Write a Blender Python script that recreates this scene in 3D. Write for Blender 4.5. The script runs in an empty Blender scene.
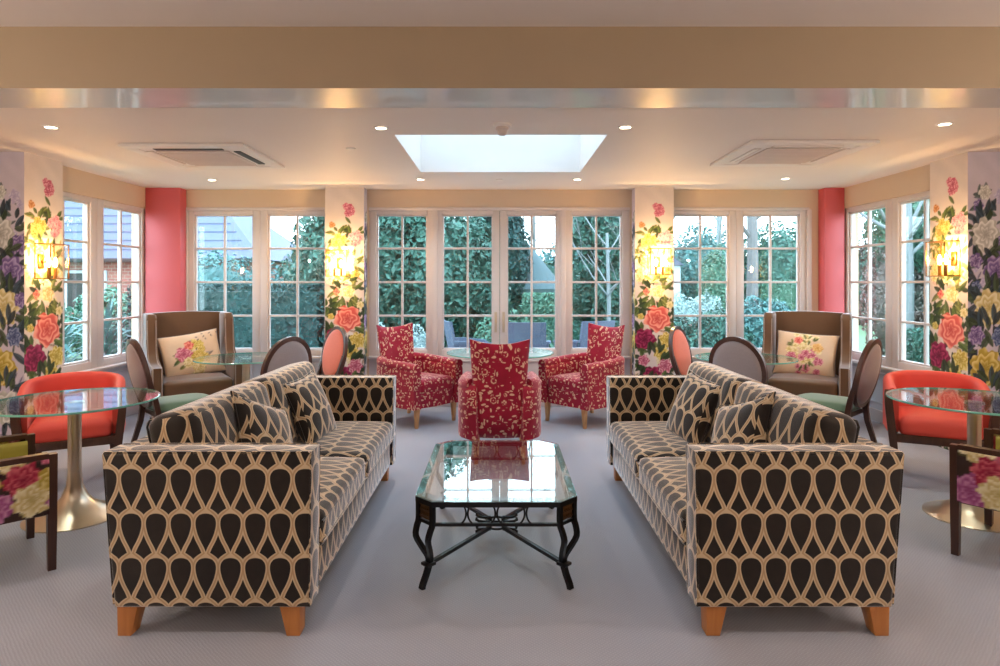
import bpy, bmesh, math, random
import numpy as np
from mathutils import Vector, Matrix

PI = math.pi
sc = bpy.context.scene
COL = sc.collection
rnd = random.Random(7)

# ------------------------------------------------------------------ colour
def lin(r, g, b):
    f = lambda c: c / 12.92 if c <= .04045 else ((c + .055) / 1.055) ** 2.4
    return (f(r / 255), f(g / 255), f(b / 255))

# ------------------------------------------------------------------ materials
class NT:
    def __init__(s, name):
        s.m = bpy.data.materials.new(name)
        s.m.use_nodes = True
        s.t = s.m.node_tree
        s.t.nodes.clear()
        s.out = s.t.nodes.new('ShaderNodeOutputMaterial')
    def n(s, kind, **kw):
        nd = s.t.nodes.new('ShaderNode' + kind)
        for k, v in kw.items():
            if k in ('I',):
                for kk, vv in v.items():
                    if hasattr(vv, 'is_output'):
                        s.t.links.new(vv, nd.inputs[kk])
                    else:
                        nd.inputs[kk].default_value = vv
            else:
                setattr(nd, k, v)
        return nd
    def math(s, op, a, b=0.0, c=0.0, clamp=False):
        nd = s.t.nodes.new('ShaderNodeMath'); nd.operation = op; nd.use_clamp = clamp
        for i, v in enumerate((a, b, c)):
            if hasattr(v, 'is_output'): s.t.links.new(v, nd.inputs[i])
            else: nd.inputs[i].default_value = v
        return nd.outputs[0]
    def mix(s, f, a, b):
        nd = s.t.nodes.new('ShaderNodeMix'); nd.data_type = 'RGBA'
        for i, v in ((0, f), (6, a), (7, b)):
            if hasattr(v, 'is_output'): s.t.links.new(v, nd.inputs[i])
            else: nd.inputs[i].default_value = v if i == 0 else (*v[:3], 1)
        return nd.outputs[2]
    def pbsdf(s, col, rough=.5, metal=0, sheen=0, sheen_tint=(1, 1, 1), sheen_r=.35, spec=.5, coat=0, bump=None, bump_s=.2, bump_d=.01):
        p = s.t.nodes.new('ShaderNodeBsdfPrincipled')
        if hasattr(col, 'is_output'): s.t.links.new(col, p.inputs['Base Color'])
        else: p.inputs['Base Color'].default_value = (*col[:3], 1)
        if hasattr(rough, 'is_output'): s.t.links.new(rough, p.inputs['Roughness'])
        else: p.inputs['Roughness'].default_value = rough
        p.inputs['Metallic'].default_value = metal
        p.inputs['Sheen Weight'].default_value = sheen
        p.inputs['Sheen Roughness'].default_value = sheen_r
        p.inputs['Sheen Tint'].default_value = (*sheen_tint, 1)
        p.inputs['Specular IOR Level'].default_value = spec
        p.inputs['Coat Weight'].default_value = coat
        if bump is not None:
            b = s.t.nodes.new('ShaderNodeBump')
            b.inputs['Strength'].default_value = bump_s
            b.inputs['Distance'].default_value = bump_d
            s.t.links.new(bump, b.inputs['Height'])
            s.t.links.new(b.outputs[0], p.inputs['Normal'])
        s.t.links.new(p.outputs[0], s.out.inputs[0])
        return p

def m_plain(name, col, rough=.5, metal=0, var=.06, scale=6, **kw):
    t = NT(name)
    tc = t.n('TexCoord')
    ns = t.n('TexNoise', I={'Vector': tc.outputs['Object'], 'Scale': scale, 'Detail': 3})
    f = t.math('MULTIPLY_ADD', ns.outputs['Fac'], var * 2, 1 - var)
    hs = t.n('HueSaturation', I={'Color': (*col, 1), 'Value': f})
    t.pbsdf(hs.outputs[0], rough, metal, **kw)
    return t.m

def m_wood(name, c1, c2, rough=.4, axis='Z', coat=.1):
    t = NT(name)
    tc = t.n('TexCoord')
    mp = t.n('Mapping', I={'Vector': tc.outputs['Object'], 'Scale': (30, 30, 3) if axis == 'Z' else (3, 30, 30)})
    ns = t.n('TexNoise', I={'Vector': mp.outputs[0], 'Scale': 1.5, 'Detail': 5, 'Distortion': .6})
    t.pbsdf(t.mix(ns.outputs['Fac'], c1, c2), rough, coat=coat)
    return t.m

def m_glass(name, tint=(1, 1, 1), ior=1.5, rough=0.0, boost=1.0):
    t = NT(name)
    tr = t.n('BsdfTransparent', I={'Color': (*tint, 1)})
    gl = t.n('BsdfGlossy', I={'Color': (1, 1, 1, 1), 'Roughness': rough})
    ge = t.n('NewGeometry')
    io = t.math('MULTIPLY_ADD', ge.outputs['Backfacing'], 1 / ior - ior, ior)   # same reflectance from both sides of the sheet
    fr = t.n('Fresnel', I={'IOR': io})
    f = t.math('MULTIPLY', fr.outputs[0], boost, clamp=True)
    mx = t.n('MixShader', I={0: f, 1: tr.outputs[0], 2: gl.outputs[0]})
    t.t.links.new(mx.outputs[0], t.out.inputs[0])
    return t.m

def m_emit(name, col, strength):
    t = NT(name)
    e = t.n('Emission', I={'Color': (*col, 1), 'Strength': strength})
    t.t.links.new(e.outputs[0], t.out.inputs[0])
    return t.m

def m_attr(name, rough=.7, sheen=0, var=.05):
    t = NT(name)
    a = t.n('Attribute', attribute_name='paint')
    tc = t.n('TexCoord')
    ns = t.n('TexNoise', I={'Vector': tc.outputs['Object'], 'Scale': 40, 'Detail': 3})
    f = t.math('MULTIPLY_ADD', ns.outputs['Fac'], var * 2, 1 - var)
    hs = t.n('HueSaturation', I={'Color': a.outputs['Color'], 'Value': f})
    t.pbsdf(hs.outputs[0], rough, sheen=sheen, spec=.3)
    return t.m

def m_teardrop(name):
    """velvet with a lattice of teardrops outlined in beige"""
    P, T = .0925, .166
    t = NT(name)
    uv = t.n('TexCoord')
    sp = t.n('SeparateXYZ', I={0: uv.outputs['UV']})
    x = t.math('ABSOLUTE', t.math('SUBTRACT', t.math('FRACT', t.math('MULTIPLY_ADD', sp.outputs[0], 1 / P, .5)), .5))
    v = t.math('FRACT', t.math('MULTIPLY', sp.outputs[1], 1 / T))
    def curve(pts):
        c = t.n('FloatCurve', I={'Value': v})
        cv = c.mapping.curves[0]
        cv.points[0].location = pts[0]; cv.points[1].location = pts[-1]
        for p in pts[1:-1]: cv.points.new(*p)
        c.mapping.update()
        return c.outputs[0]
    h = curve([(0, .15), (.08, .26), (.34, .72), (.5, .91), (.64, .99), (.74, .97), (.82, .86), (.90, .60), (.95, .38), (1, .15)])
    w = curve([(0, .36), (.2, .37), (.5, .34), (.76, .34), (.84, .44), (.92, .56), (1, .48)])
    d = t.math('ABSOLUTE', t.math('SUBTRACT', x, t.math('MULTIPLY', h, .5)))
    d = t.math('DIVIDE', d, t.math('MULTIPLY', w, 3.0))           # in periods, corrected for slope
    line = t.n('MapRange', interpolation_type='SMOOTHSTEP', I={'Value': d, 'From Min': .078, 'From Max': .094, 'To Min': 1, 'To Max': 0}).outputs[0]
    core = t.n('MapRange', interpolation_type='SMOOTHSTEP', I={'Value': d, 'From Min': .012, 'From Max': .05, 'To Min': 1, 'To Max': 0}).outputs[0]
    arch = t.math('ADD', v, t.math('MULTIPLY', t.math('MULTIPLY', x, x), .5))          # scalloped top of each drop
    cap = t.n('MapRange', interpolation_type='SMOOTHSTEP', I={'Value': arch, 'From Min': .882, 'From Max': .902}).outputs[0]
    ins = t.math('LESS_THAN', x, t.math('MULTIPLY', h, .5))
    line = t.math('MAXIMUM', line, t.math('MULTIPLY', cap, ins))
    ns = t.n('TexNoise', I={'Vector': uv.outputs['UV'], 'Scale': 25, 'Detail': 4})
    dark = t.mix(ns.outputs['Fac'], lin(20, 15, 13), lin(40, 32, 27))
    gold = t.mix(core, lin(204, 182, 150), lin(178, 148, 112))
    base = t.mix(line, dark, gold)
    fine = t.n('TexNoise', I={'Vector': uv.outputs['UV'], 'Scale': 600, 'Detail': 1})
    hgt = t.math('MULTIPLY_ADD', line, -.6, fine.outputs['Fac'])
    p = t.pbsdf(base, .62, sheen=1.0, sheen_tint=(.96, .95, .97), sheen_r=.33, spec=.25, bump=hgt, bump_s=.25, bump_d=.002)
    pile = t.n('BsdfSheen', I={'Color': t.mix(line, (.26, .25, .27), (.50, .49, .50)), 'Roughness': .38})   # nap of the velvet
    ad = t.n('AddShader', I={0: p.outputs[0], 1: pile.outputs[0]})
    t.t.links.new(ad.outputs[0], t.out.inputs[0])
    return t.m

def m_redflower(name):
    t = NT(name)
    uv = t.n('TexCoord')
    nz = t.n('TexNoise', I={'Vector': uv.outputs['UV'], 'Scale': 9, 'Detail': 2})
    off = t.n('VectorMath', operation='MULTIPLY_ADD', I={0: nz.outputs['Color'], 1: (.035, .035, 0), 2: uv.outputs['UV']})
    v1 = t.n('TexVoronoi', I={'Vector': uv.outputs['UV'], 'Scale': 12, 'Randomness': .8})
    d1 = v1.outputs['Distance']
    def band(d, a, b, e=.03):
        lo = t.n('MapRange', interpolation_type='SMOOTHSTEP', I={'Value': d, 'From Min': a - e, 'From Max': a + e}).outputs[0]
        hi = t.n('MapRange', interpolation_type='SMOOTHSTEP', I={'Value': d, 'From Min': b - e, 'From Max': b + e, 'To Min': 1, 'To Max': 0}).outputs[0]
        return t.math('MULTIPLY', lo, hi)
    ring = band(d1, .22, .32, .025)
    dot = t.n('MapRange', interpolation_type='SMOOTHSTEP', I={'Value': d1, 'From Min': .04, 'From Max': .08, 'To Min': 1, 'To Max': 0}).outputs[0]
    # small petals / leaves outside the rings
    def leaves(sx, sy, sc_, th):
        mp = t.n('Mapping', I={'Vector': off.outputs[0], 'Scale': (sx, sy, 1), 'Rotation': (0, 0, .6 if sx > sy else -.5)})
        vv = t.n('TexVoronoi', I={'Vector': mp.outputs[0], 'Scale': sc_, 'Randomness': .9})
        return t.n('MapRange', interpolation_type='SMOOTHSTEP', I={'Value': vv.outputs['Distance'], 'From Min': th, 'From Max': th + .07, 'To Min': 1, 'To Max': 0}).outputs[0]
    l1 = leaves(1, .40, 42, .31)
    l2 = leaves(.40, 1, 42, .31)
    outer = t.n('MapRange', interpolation_type='SMOOTHSTEP', I={'Value': d1, 'From Min': .37, 'From Max': .41}).outputs[0]
    nsel = t.n('TexNoise', I={'Vector': uv.outputs['UV'], 'Scale': 14, 'Detail': 0})
    sel = t.math('GREATER_THAN', nsel.outputs['Fac'], .5)
    lv = t.math('ADD', t.math('MULTIPLY', l1, sel), t.math('MULTIPLY', l2, t.math('SUBTRACT', 1, sel)))
    # break the ring into petals
    w = t.n('TexVoronoi', I={'Vector': uv.outputs['UV'], 'Scale': 75, 'Randomness': .8})
    pet = t.n('MapRange', I={'Value': w.outputs['Distance'], 'From Min': .58, 'From Max': .7, 'To Min': 1, 'To Max': 0}).outputs[0]
    mask = t.math('MAXIMUM', t.math('MULTIPLY', ring, pet), t.math('MAXIMUM', dot, t.math('MULTIPLY', lv, outer)), clamp=True)
    red = t.mix(nz.outputs['Fac'], lin(132, 8, 36), lin(178, 24, 60))
    base = t.mix(mask, red, lin(226, 184, 156))
    t.pbsdf(base, .65, sheen=.5, sheen_tint=(1, .75, .8), sheen_r=.4, spec=.25, bump=mask, bump_s=.15, bump_d=.002)
    return t.m

def m_carpet(name):
    t = NT(name)
    tc = t.n('TexCoord')
    mp = t.n('Mapping', I={'Vector': tc.outputs['Object'], 'Rotation': (0, 0, .785)})
    w1 = t.n('TexWave', I={'Vector': mp.outputs[0], 'Scale': 27, 'Distortion': 2.5, 'Detail': 1})
    mp2 = t.n('Mapping', I={'Vector': tc.outputs['Object'], 'Rotation': (0, 0, -.785)})
    w2 = t.n('TexWave', I={'Vector': mp2.outputs[0], 'Scale': 27, 'Distortion': 2.5, 'Detail': 1})
    nz = t.n('TexNoise', I={'Vector': tc.outputs['Object'], 'Scale': 220, 'Detail': 2})
    big = t.n('TexNoise', I={'Vector': tc.outputs['Object'], 'Scale': 1.3, 'Detail': 3})
    h = t.math('ADD', t.math('MULTIPLY', w1.outputs['Fac'], w2.outputs['Fac']), nz.outputs['Fac'])
    f = t.math('MULTIPLY_ADD', h, .15, .86)
    base = t.mix(big.outputs['Fac'], lin(164, 168, 182), lin(176, 180, 192))
    hs = t.n('HueSaturation', I={'Color': base, 'Value': f})
    t.pbsdf(hs.outputs[0], .95, sheen=.15, spec=.1, bump=h, bump_s=.35, bump_d=.004)
    return t.m

def m_brick(name):
    t = NT(name)
    tc = t.n('TexCoord')
    mp = t.n('Mapping', I={'Vector': tc.outputs['Object'], 'Rotation': (PI / 2, 0, 0)})
    b = t.n('TexBrick', I={'Vector': mp.outputs[0], 'Color1': (*lin(168, 112, 100), 1), 'Color2': (*lin(140, 90, 82), 1), 'Mortar': (*lin(170, 160, 150), 1), 'Scale': 3.2, 'Mortar Size': .02})
    t.pbsdf(b.outputs['Color'], .9)
    return t.m

def m_leaf(name, c1, c2, scale=3):
    t = NT(name)
    tc = t.n('TexCoord')
    ns = t.n('TexNoise', I={'Vector': tc.outputs['Object'], 'Scale': scale, 'Detail': 4})
    n2 = t.n('TexNoise', I={'Vector': tc.outputs['Object'], 'Scale': 45, 'Detail': 1})
    f = t.math('MULTIPLY_ADD', n2.outputs['Fac'], 1.6, -.55, clamp=True)
    c = t.mix(t.math('MULTIPLY_ADD', ns.outputs['Fac'], .5, t.math('MULTIPLY', f, .5), clamp=True), c1, c2)
    p = t.pbsdf(c, .55, spec=.35)
    return t.m

M = {}
M['velvet'] = m_teardrop('teardrop_velvet')
M['red'] = m_redflower('red_floral_velvet')
M['carpet'] = m_carpet('carpet_weave')
M['ceil'] = m_plain('ceiling_paint', lin(236, 226, 220), .6, var=.01)
M['gloss'] = m_plain('beam_gloss_paint', lin(206, 202, 202), .36, var=.02, coat=.4)
M['beige'] = m_plain('beige_paint', lin(212, 190, 166), .65, var=.02)
M['beam'] = m_plain('beam_shaded_beige', lin(172, 154, 128), .65, var=.02)  # same beige as the walls, darkened: the beam's shade is in the colour
M['white'] = m_plain('joinery_white', lin(216, 206, 204), .4, var=.015)
M['dado'] = m_plain('dado_paint', lin(206, 206, 212), .5, var=.02)
M['pink'] = m_plain('coral_wall_paint', lin(206, 90, 96), .5, var=.03)
M['glass'] = m_glass('window_glass', (.91, .97, .98), 1.45)
M['tglass'] = m_glass('table_glass', (.86, .95, .94), 1.6, boost=1.35)
M['pglass'] = m_glass('pedestal_glass', (.88, .96, .95), 1.45, boost=.9)
M['paleglass'] = m_plain('pale_glossy_glass', lin(206, 226, 230), .12, var=.01, coat=.6)  # opaque pale colour under a glossy coat
M['tedge'] = m_plain('glass_edge_green', lin(120, 190, 180), .15, var=.03, coat=.5)
M['iron'] = m_plain('wrought_iron', lin(34, 32, 34), .3, .6, var=.15, scale=30)
M['bronze'] = m_plain('bronze_filigree', lin(110, 78, 48), .45, .8, var=.4, scale=60)
M['steel'] = m_plain('brushed_brass_steel', lin(206, 192, 172), .33, 1, var=.04, scale=14)
M['brass'] = m_plain('lantern_brass', lin(150, 104, 48), .35, .9, var=.1)
M['oak'] = m_wood('honey_oak', lin(170, 102, 48), lin(205, 140, 76))
M['beech'] = m_wood('pale_beech', lin(176, 128, 84), lin(206, 162, 114))
M['walnut'] = m_wood('dark_walnut', lin(52, 30, 24), lin(88, 54, 42), .35)
M['coral'] = m_plain('coral_upholstery', lin(226, 78, 66), .6, var=.05, sheen=.25, sheen_tint=(1, .8, .75))
M['coralpad'] = m_plain('coral_pad_weave', lin(226, 120, 96), .7, var=.07, scale=60, sheen=.2)
M['green'] = m_plain('sage_green_fabric', lin(88, 122, 100), .7, var=.05, scale=20, sheen=.35)
M['greyfab'] = m_plain('grey_brown_weave', lin(152, 142, 144), .75, var=.08, scale=80, sheen=.3)
M['wing'] = m_plain('taupe_velvet', lin(104, 76, 52), .5, var=.15, scale=7, sheen=.6, sheen_tint=(.85, .88, 1), sheen_r=.35)
M['wingpipe'] = m_plain('silvery_velvet_piping', lin(160, 146, 138), .5, var=.1, sheen=.5)
M['lime'] = m_plain('olive_lime_leather', lin(178, 168, 78), .45, var=.05)
M['acwhite'] = m_plain('ac_plastic', lin(238, 232, 228), .4, var=.01)
M['acgrille'] = m_plain('ac_grille_grey', lin(214, 200, 194), .5, var=.03)
M['black'] = m_plain('black_slot', lin(30, 26, 24), .5, var=.05)
M['lampglow'] = m_emit('downlight_glow', (1, .83, .62), 14)
M['bulb'] = m_emit('candle_bulb', (1, .66, .30), 42)
M['frost'] = m_glass('skylight_glass', (.58, .66, .69), 1.2)
M['paper'] = m_attr('floral_wallpaper', .6, var=.03)
M['flower'] = m_attr('floral_fabric', .7, sheen=.2)
M['grass'] = m_leaf('lawn_grass', lin(74, 112, 78), lin(100, 138, 100), 1)
M['paving'] = m_plain('terrace_paving', lin(150, 156, 160), .8, var=.08, scale=3)
M['leaf_dark'] = m_leaf('laurel_leaf', lin(10, 42, 36), lin(92, 150, 132))
M['leaf_deep'] = m_leaf('yew_leaf', lin(10, 36, 38), lin(56, 108, 104))
M['leaf_blue'] = m_leaf('conifer_leaf', lin(22, 70, 72), lin(116, 170, 166))
M['leaf_lime'] = m_leaf('clipped_box_leaf', lin(48, 98, 82), lin(122, 168, 140))
M['leaf_pale'] = m_leaf('pale_shrub_leaf', lin(130, 160, 158), lin(196, 214, 212))
M['leaf_brown'] = m_leaf('dry_stem_leaf', lin(92, 88, 84), lin(150, 136, 126))
M['bark'] = m_plain('tree_bark', lin(112, 112, 112), .9, var=.25, scale=9)
M['barkpale'] = m_plain('pale_bark', lin(128, 138, 140), .9, var=.15, scale=9)
M['brick'] = m_brick('red_brick')
M['slate'] = m_plain('roof_slate', lin(84, 93, 114), .75, var=.12, scale=5)
M['thatch'] = m_plain('thatch_straw', lin(72, 92, 96), .9, var=.2, scale=12)
M['wicker'] = m_plain('blue_grey_wicker', lin(92, 104, 124), .7, var=.12, scale=40)
M['shed'] = m_plain('white_shed_board', lin(176, 190, 196), .6, var=.05)

# ------------------------------------------------------------------ mesh helpers
def bevel_edges(bm, edges, r, seg=2):
    if r > 0: bmesh.ops.bevel(bm, geom=list(edges), offset=r, segments=seg, affect='EDGES', profile=.5, clamp_overlap=True)

def box(bm, c, s, r=0, seg=2, rot=None):
    Mx = Matrix.Translation(c) @ (rot or Matrix.Identity(4)) @ Matrix.Diagonal((s[0], s[1], s[2], 1))
    vs = bmesh.ops.create_cube(bm, size=1, matrix=Mx)['verts']
    if r:
        bevel_edges(bm, {e for v in vs for e in v.link_edges}, r, seg)

def bx(bm, x0, x1, y0, y1, z0, z1, r=0, seg=2):
    box(bm, ((x0 + x1) / 2, (y0 + y1) / 2, (z0 + z1) / 2), (abs(x1 - x0), abs(y1 - y0), abs(z1 - z0)), r, seg)

def frustum(bm, top, bot, z1, z0, r=.004):
    """top, bot = (cx, cy, sx, sy)"""
    vs = []
    for (cx, cy, sx, sy), z in ((bot, z0), (top, z1)):
        for a, b in ((-1, -1), (1, -1), (1, 1), (-1, 1)):
            vs.append(bm.verts.new((cx + a * sx / 2, cy + b * sy / 2, z)))
    fs = [bm.faces.new([vs[i] for i in q]) for q in ((3, 2, 1, 0), (4, 5, 6, 7), (0, 1, 5, 4), (1, 2, 6, 5), (2, 3, 7, 6), (3, 0, 4, 7))]
    bevel_edges(bm, {e for f in fs for e in f.edges}, r, 2)

def sweep(bm, pts, prof, scales=None, closed=False, up=None, cap=True):
    pts = [Vector(p) for p in pts]; n = len(pts)
    rings = []; prev = None
    for i, p in enumerate(pts):
        if closed: t = pts[(i + 1) % n] - pts[i - 1]
        else: t = pts[min(i + 1, n - 1)] - pts[max(i - 1, 0)]
        t.normalize()
        if up is not None:
            a = Vector(up) - t * t.dot(Vector(up))
            if a.length < 1e-4: a = t.orthogonal()
        elif prev is None: a = t.orthogonal()
        else: a = prev - t * prev.dot(t)
        a.normalize(); prev = a
        b = t.cross(a)
        k = scales[i] if scales else 1
        rings.append([bm.verts.new(p + (a * q[1] + b * q[0]) * k) for q in prof])
    m = len(prof)
    for i in range(n if closed else n - 1):
        A, B = rings[i], rings[(i + 1) % n]
        for j in range(m):
            bm.faces.new((A[j], A[(j + 1) % m], B[(j + 1) % m], B[j]))
    if not closed and cap:
        bm.faces.new(rings[0][::-1]); bm.faces.new(rings[-1])

def circ(r, n=8): return [(r * math.cos(2 * PI * k / n), r * math.sin(2 * PI * k / n)) for k in range(n)]
def rect(w, h): return [(-w / 2, -h / 2), (w / 2, -h / 2), (w / 2, h / 2), (-w / 2, h / 2)]
def tube(bm, pts, r, n=8, radii=None, closed=False):
    sweep(bm, pts, circ(1, n), radii or [r] * len(pts), closed)

def lathe(bm, prof, c=(0, 0, 0), n=40):
    c = Vector(c); rings = []
    for r, z in prof:
        if r < 1e-5: rings.append([bm.verts.new(c + Vector((0, 0, z)))])
        else: rings.append([bm.verts.new(c + Vector((r * math.cos(2 * PI * k / n), r * math.sin(2 * PI * k / n), z))) for k in range(n)])
    for A, B in zip(rings, rings[1:]):
        for k in range(n):
            q = [A[k % len(A)], A[(k + 1) % len(A)], B[(k + 1) % len(B)], B[k % len(B)]]
            q = list(dict.fromkeys(q))
            if len(q) > 2:
                try: bm.faces.new(q)
                except ValueError: pass

def prism(bm, outline, mat, th, r=0, seg=2):
    """outline in 2-D, extruded by th along the matrix's local z"""
    a = [bm.verts.new(mat @ Vector((p[0], p[1], 0))) for p in outline]
    b = [bm.verts.new(mat @ Vector((p[0], p[1], th))) for p in outline]
    n = len(a)
    fs = [bm.faces.new(a[::-1]), bm.faces.new(b)]
    sides = [bm.faces.new((a[i], a[(i + 1) % n], b[(i + 1) % n], b[i])) for i in range(n)]
    if r: bevel_edges(bm, {e for f in fs for e in f.edges}, r, seg)

def slab(bm, nu, nv, ff, fb):
    """closed skin between a front grid and a back grid, u,v in 0..1"""
    F = [[bm.verts.new(ff(i / nu, j / nv)) for j in range(nv + 1)] for i in range(nu + 1)]
    B = [[bm.verts.new(fb(i / nu, j / nv)) for j in range(nv + 1)] for i in range(nu + 1)]
    for i in range(nu):
        for j in range(nv):
            bm.faces.new((F[i][j], F[i + 1][j], F[i + 1][j + 1], F[i][j + 1]))
            bm.faces.new((B[i][j], B[i][j + 1], B[i + 1][j + 1], B[i + 1][j]))
    for i in range(nu):
        bm.faces.new((F[i][0], B[i][0], B[i + 1][0], F[i + 1][0]))
        bm.faces.new((F[i][nv], F[i + 1][nv], B[i + 1][nv], B[i][nv]))
    for j in range(nv):
        bm.faces.new((F[0][j], F[0][j + 1], B[0][j + 1], B[0][j]))
        bm.faces.new((F[nu][j], B[nu][j], B[nu][j + 1], F[nu][j + 1]))

def cushion(bm, c, s, r=.04, crown=.02, n=12, rot=None, axis=2, both=True):
    """box cushion: rounded edges, domed on one axis"""
    Mx = Matrix.Translation(c) @ (rot or Matrix.Identity(4))
    h = Vector(s) / 2; r = min(r, min(h) * .98)
    def pos(p):
        w = [p[k] * h[k] for k in range(3)]
        q = [max(-(h[k] - r), min(h[k] - r, w[k])) for k in range(3)]
        d = Vector([w[k] - q[k] for k in range(3)])
        o = Vector(q) + (d.normalized() * r if d.length > 1e-9 else d)
        oth = [k for k in range(3) if k != axis]
        dome = crown * (1 - p[oth[0]] ** 2) * (1 - p[oth[1]] ** 2)
        o[axis] += dome * p[axis] if both or p[axis] > 0 else 0
        return Mx @ o
    lin_ = []
    for k in range(n + 1):
        x = -1 + 2 * k / n
        lin_.append(math.copysign(abs(x) ** .75, x))
    cache = {}
    def vert(p):
        k = tuple(round(x, 5) for x in p)
        if k not in cache: cache[k] = bm.verts.new(pos(p))
        return cache[k]
    for ax in range(3):
        for sgn in (-1, 1):
            for i in range(n):
                for j in range(n):
                    q = []
                    for a, b in ((i, j), (i + 1, j), (i + 1, j + 1), (i, j + 1)):
                        p = [0, 0, 0]; p[ax] = sgn; p[(ax + 1) % 3] = lin_[a]; p[(ax + 2) % 3] = lin_[b]
                        q.append(vert(p))
                    if sgn < 0: q.reverse()
                    bm.faces.new(q)

def pillow(bm, a, T, n=16, waist=.09):
    """square scatter pillow lying in local XZ, thickness along Y"""
    def f(s):
        def g(u, v):
            u, v = 2 * u - 1, 2 * v - 1
            x = a * u * (1 - waist * (1 - v * v)); z = a * v * (1 - waist * (1 - u * u))
            y = s * T * (max(0, (1 - u * u) * (1 - v * v)) ** .45)
            return Vector((x, y, z))
        return g
    slab(bm, n, n, f(-1), f(1))
    bmesh.ops.remove_doubles(bm, verts=bm.verts[:], dist=1e-5)
def pillow_edge(a, waist=.09, n=14):
    pts = []
    for k in range(n): u = -1 + 2 * k / n; pts.append((a * u, 0, -a * (1 - waist * (1 - u * u))))
    for k in range(n): u = -1 + 2 * k / n; pts.append((a * (1 - waist * (1 - u * u)), 0, a * u))
    for k in range(n): u = 1 - 2 * k / n; pts.append((a * u, 0, a * (1 - waist * (1 - u * u))))
    for k in range(n): u = 1 - 2 * k / n; pts.append((-a * (1 - waist * (1 - u * u)), 0, a * u))
    return pts

def wallsweep(bm, path, t0, t1, z0, z1, nz=6, rnd_top=True):
    """upright padded wall along a plan path; between offsets t0..t1 along the left normal; z0/z1 numbers or functions of 0..1"""
    P = [Vector((p[0], p[1])) for p in path]; n = len(P)
    S = [0]
    for a, b in zip(P, P[1:]): S.append(S[-1] + (b - a).length)
    f0 = z0 if callable(z0) else (lambda s: z0)
    f1 = z1 if callable(z1) else (lambda s: z1)
    rings = []
    for i in range(n):
        t = (P[min(i + 1, n - 1)] - P[max(i - 1, 0)]).normalized()
        nr = Vector((-t.y, t.x)); s = S[i] / S[-1]
        a, b = f0(s), f1(s); r = abs(t1 - t0) / 2; mid = (t0 + t1) / 2; sg = 1 if t1 > t0 else -1
        prof = [(t0, a + (b - r - a) * k / nz) for k in range(nz + 1)]
        prof += [(mid - sg * r * math.cos(PI * k / 6), b - r + r * math.sin(PI * k / 6) * (1 if rnd_top else .3)) for k in range(1, 6)]
        prof += [(t1, b - r + (a - b + r) * k / nz) for k in range(nz + 1)]
        rings.append([bm.verts.new((P[i].x + nr.x * o, P[i].y + nr.y * o, z)) for o, z in prof])
    m = len(rings[0])
    for A, B in zip(rings, rings[1:]):
        for j in range(m):
            bm.faces.new((A[j], A[(j + 1) % m], B[(j + 1) % m], B[j]))
    bm.faces.new(rings[0][::-1]); bm.faces.new(rings[-1])
    return S[-1]

def boxuv(me, topax='xy', dz=0):
    uvl = me.uv_layers.new(name='UVMap')
    n = len(me.loops)
    co = np.empty(len(me.vertices) * 3, 'f'); me.vertices.foreach_get('co', co); co = co.reshape(-1, 3)
    vi = np.empty(n, 'i'); me.loops.foreach_get('vertex_index', vi)
    nrm = np.empty(len(me.polygons) * 3, 'f'); me.polygons.foreach_get('normal', nrm); nrm = np.abs(nrm.reshape(-1, 3))
    tot = np.empty(len(me.polygons), 'i'); me.polygons.foreach_get('loop_total', tot)
    ax = np.repeat(nrm.argmax(1), tot)
    p = co[vi]
    uv = np.empty((n, 2), 'f')
    top = (p[:, 0], p[:, 1]) if topax == 'xy' else (p[:, 1], p[:, 0])
    uv[:, 0] = np.where(ax == 0, p[:, 1], np.where(ax == 1, p[:, 0], top[0]))
    uv[:, 1] = np.where(ax == 2, top[1], p[:, 2] - dz)
    uvl.data.foreach_set('uv', uv.ravel())

def setp(o, label=None, cat=None, group=None, kind=None):
    if label: o['label'] = label
    if cat: o['category'] = cat
    if group: o['group'] = group
    if kind: o['kind'] = kind
    return o

def obj(name, bm, mat, parent=None, smooth=35, uv=None, dz=0, label=None, loc=None, rot=None):
    me = bpy.data.meshes.new(name)
    bmesh.ops.recalc_face_normals(bm, faces=bm.faces[:])
    bm.to_mesh(me); bm.free()
    return link(name, me, mat, parent, smooth, uv, dz, label, loc, rot)

def link(name, me, mat, parent=None, smooth=35, uv=None, dz=0, label=None, loc=None, rot=None):
    for m in (mat if isinstance(mat, (list, tuple)) else [mat]): me.materials.append(m)
    if smooth:
        me.polygons.foreach_set('use_smooth', [True] * len(me.polygons))
        me.set_sharp_from_angle(angle=math.radians(smooth))
    if uv: boxuv(me, uv, dz)
    o = bpy.data.objects.new(name, me); COL.objects.link(o)
    if parent: o.parent = parent
    if loc: o.location = loc
    if rot: o.rotation_euler = rot
    if label: o['label'] = label
    return o

def thing(name, label, cat, loc=(0, 0, 0), rz=0, group=None, kind=None):
    o = bpy.data.objects.new(name, None); COL.objects.link(o)
    o.empty_display_size = .1
    o.location = loc; o.rotation_euler = (0, 0, rz)
    return setp(o, label, cat, group, kind)

def dup(root, loc, rz, label, group=None):
    r = root.copy(); COL.objects.link(r); r.location = loc; r.rotation_euler = (0, 0, rz); r['label'] = label
    if group: r['group'] = group
    for ch in list(root.children):
        c = ch.copy(); COL.objects.link(c); c.parent = r
        for g in list(ch.children):
            d = g.copy(); COL.objects.link(d); d.parent = c
    return r

def struct(name, bm, mat, label, cat, smooth=30, **kw):
    o = obj(name, bm, mat, None, smooth, **kw)
    return setp(o, label, cat, None, 'structure')

NB = bmesh.new
def face_ang(fx, fy): return math.atan2(fx, -fy)

# ------------------------------------------------------------------ measures of the room
ZC = 2.33            # ceiling of the garden end
YB = 6.86            # back wall, inner face
XS = 3.63            # right side wall, inner face (left: XL)
XL = 3.715
ZS, ZH = .575, 2.12  # sill and head of the windows

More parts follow.
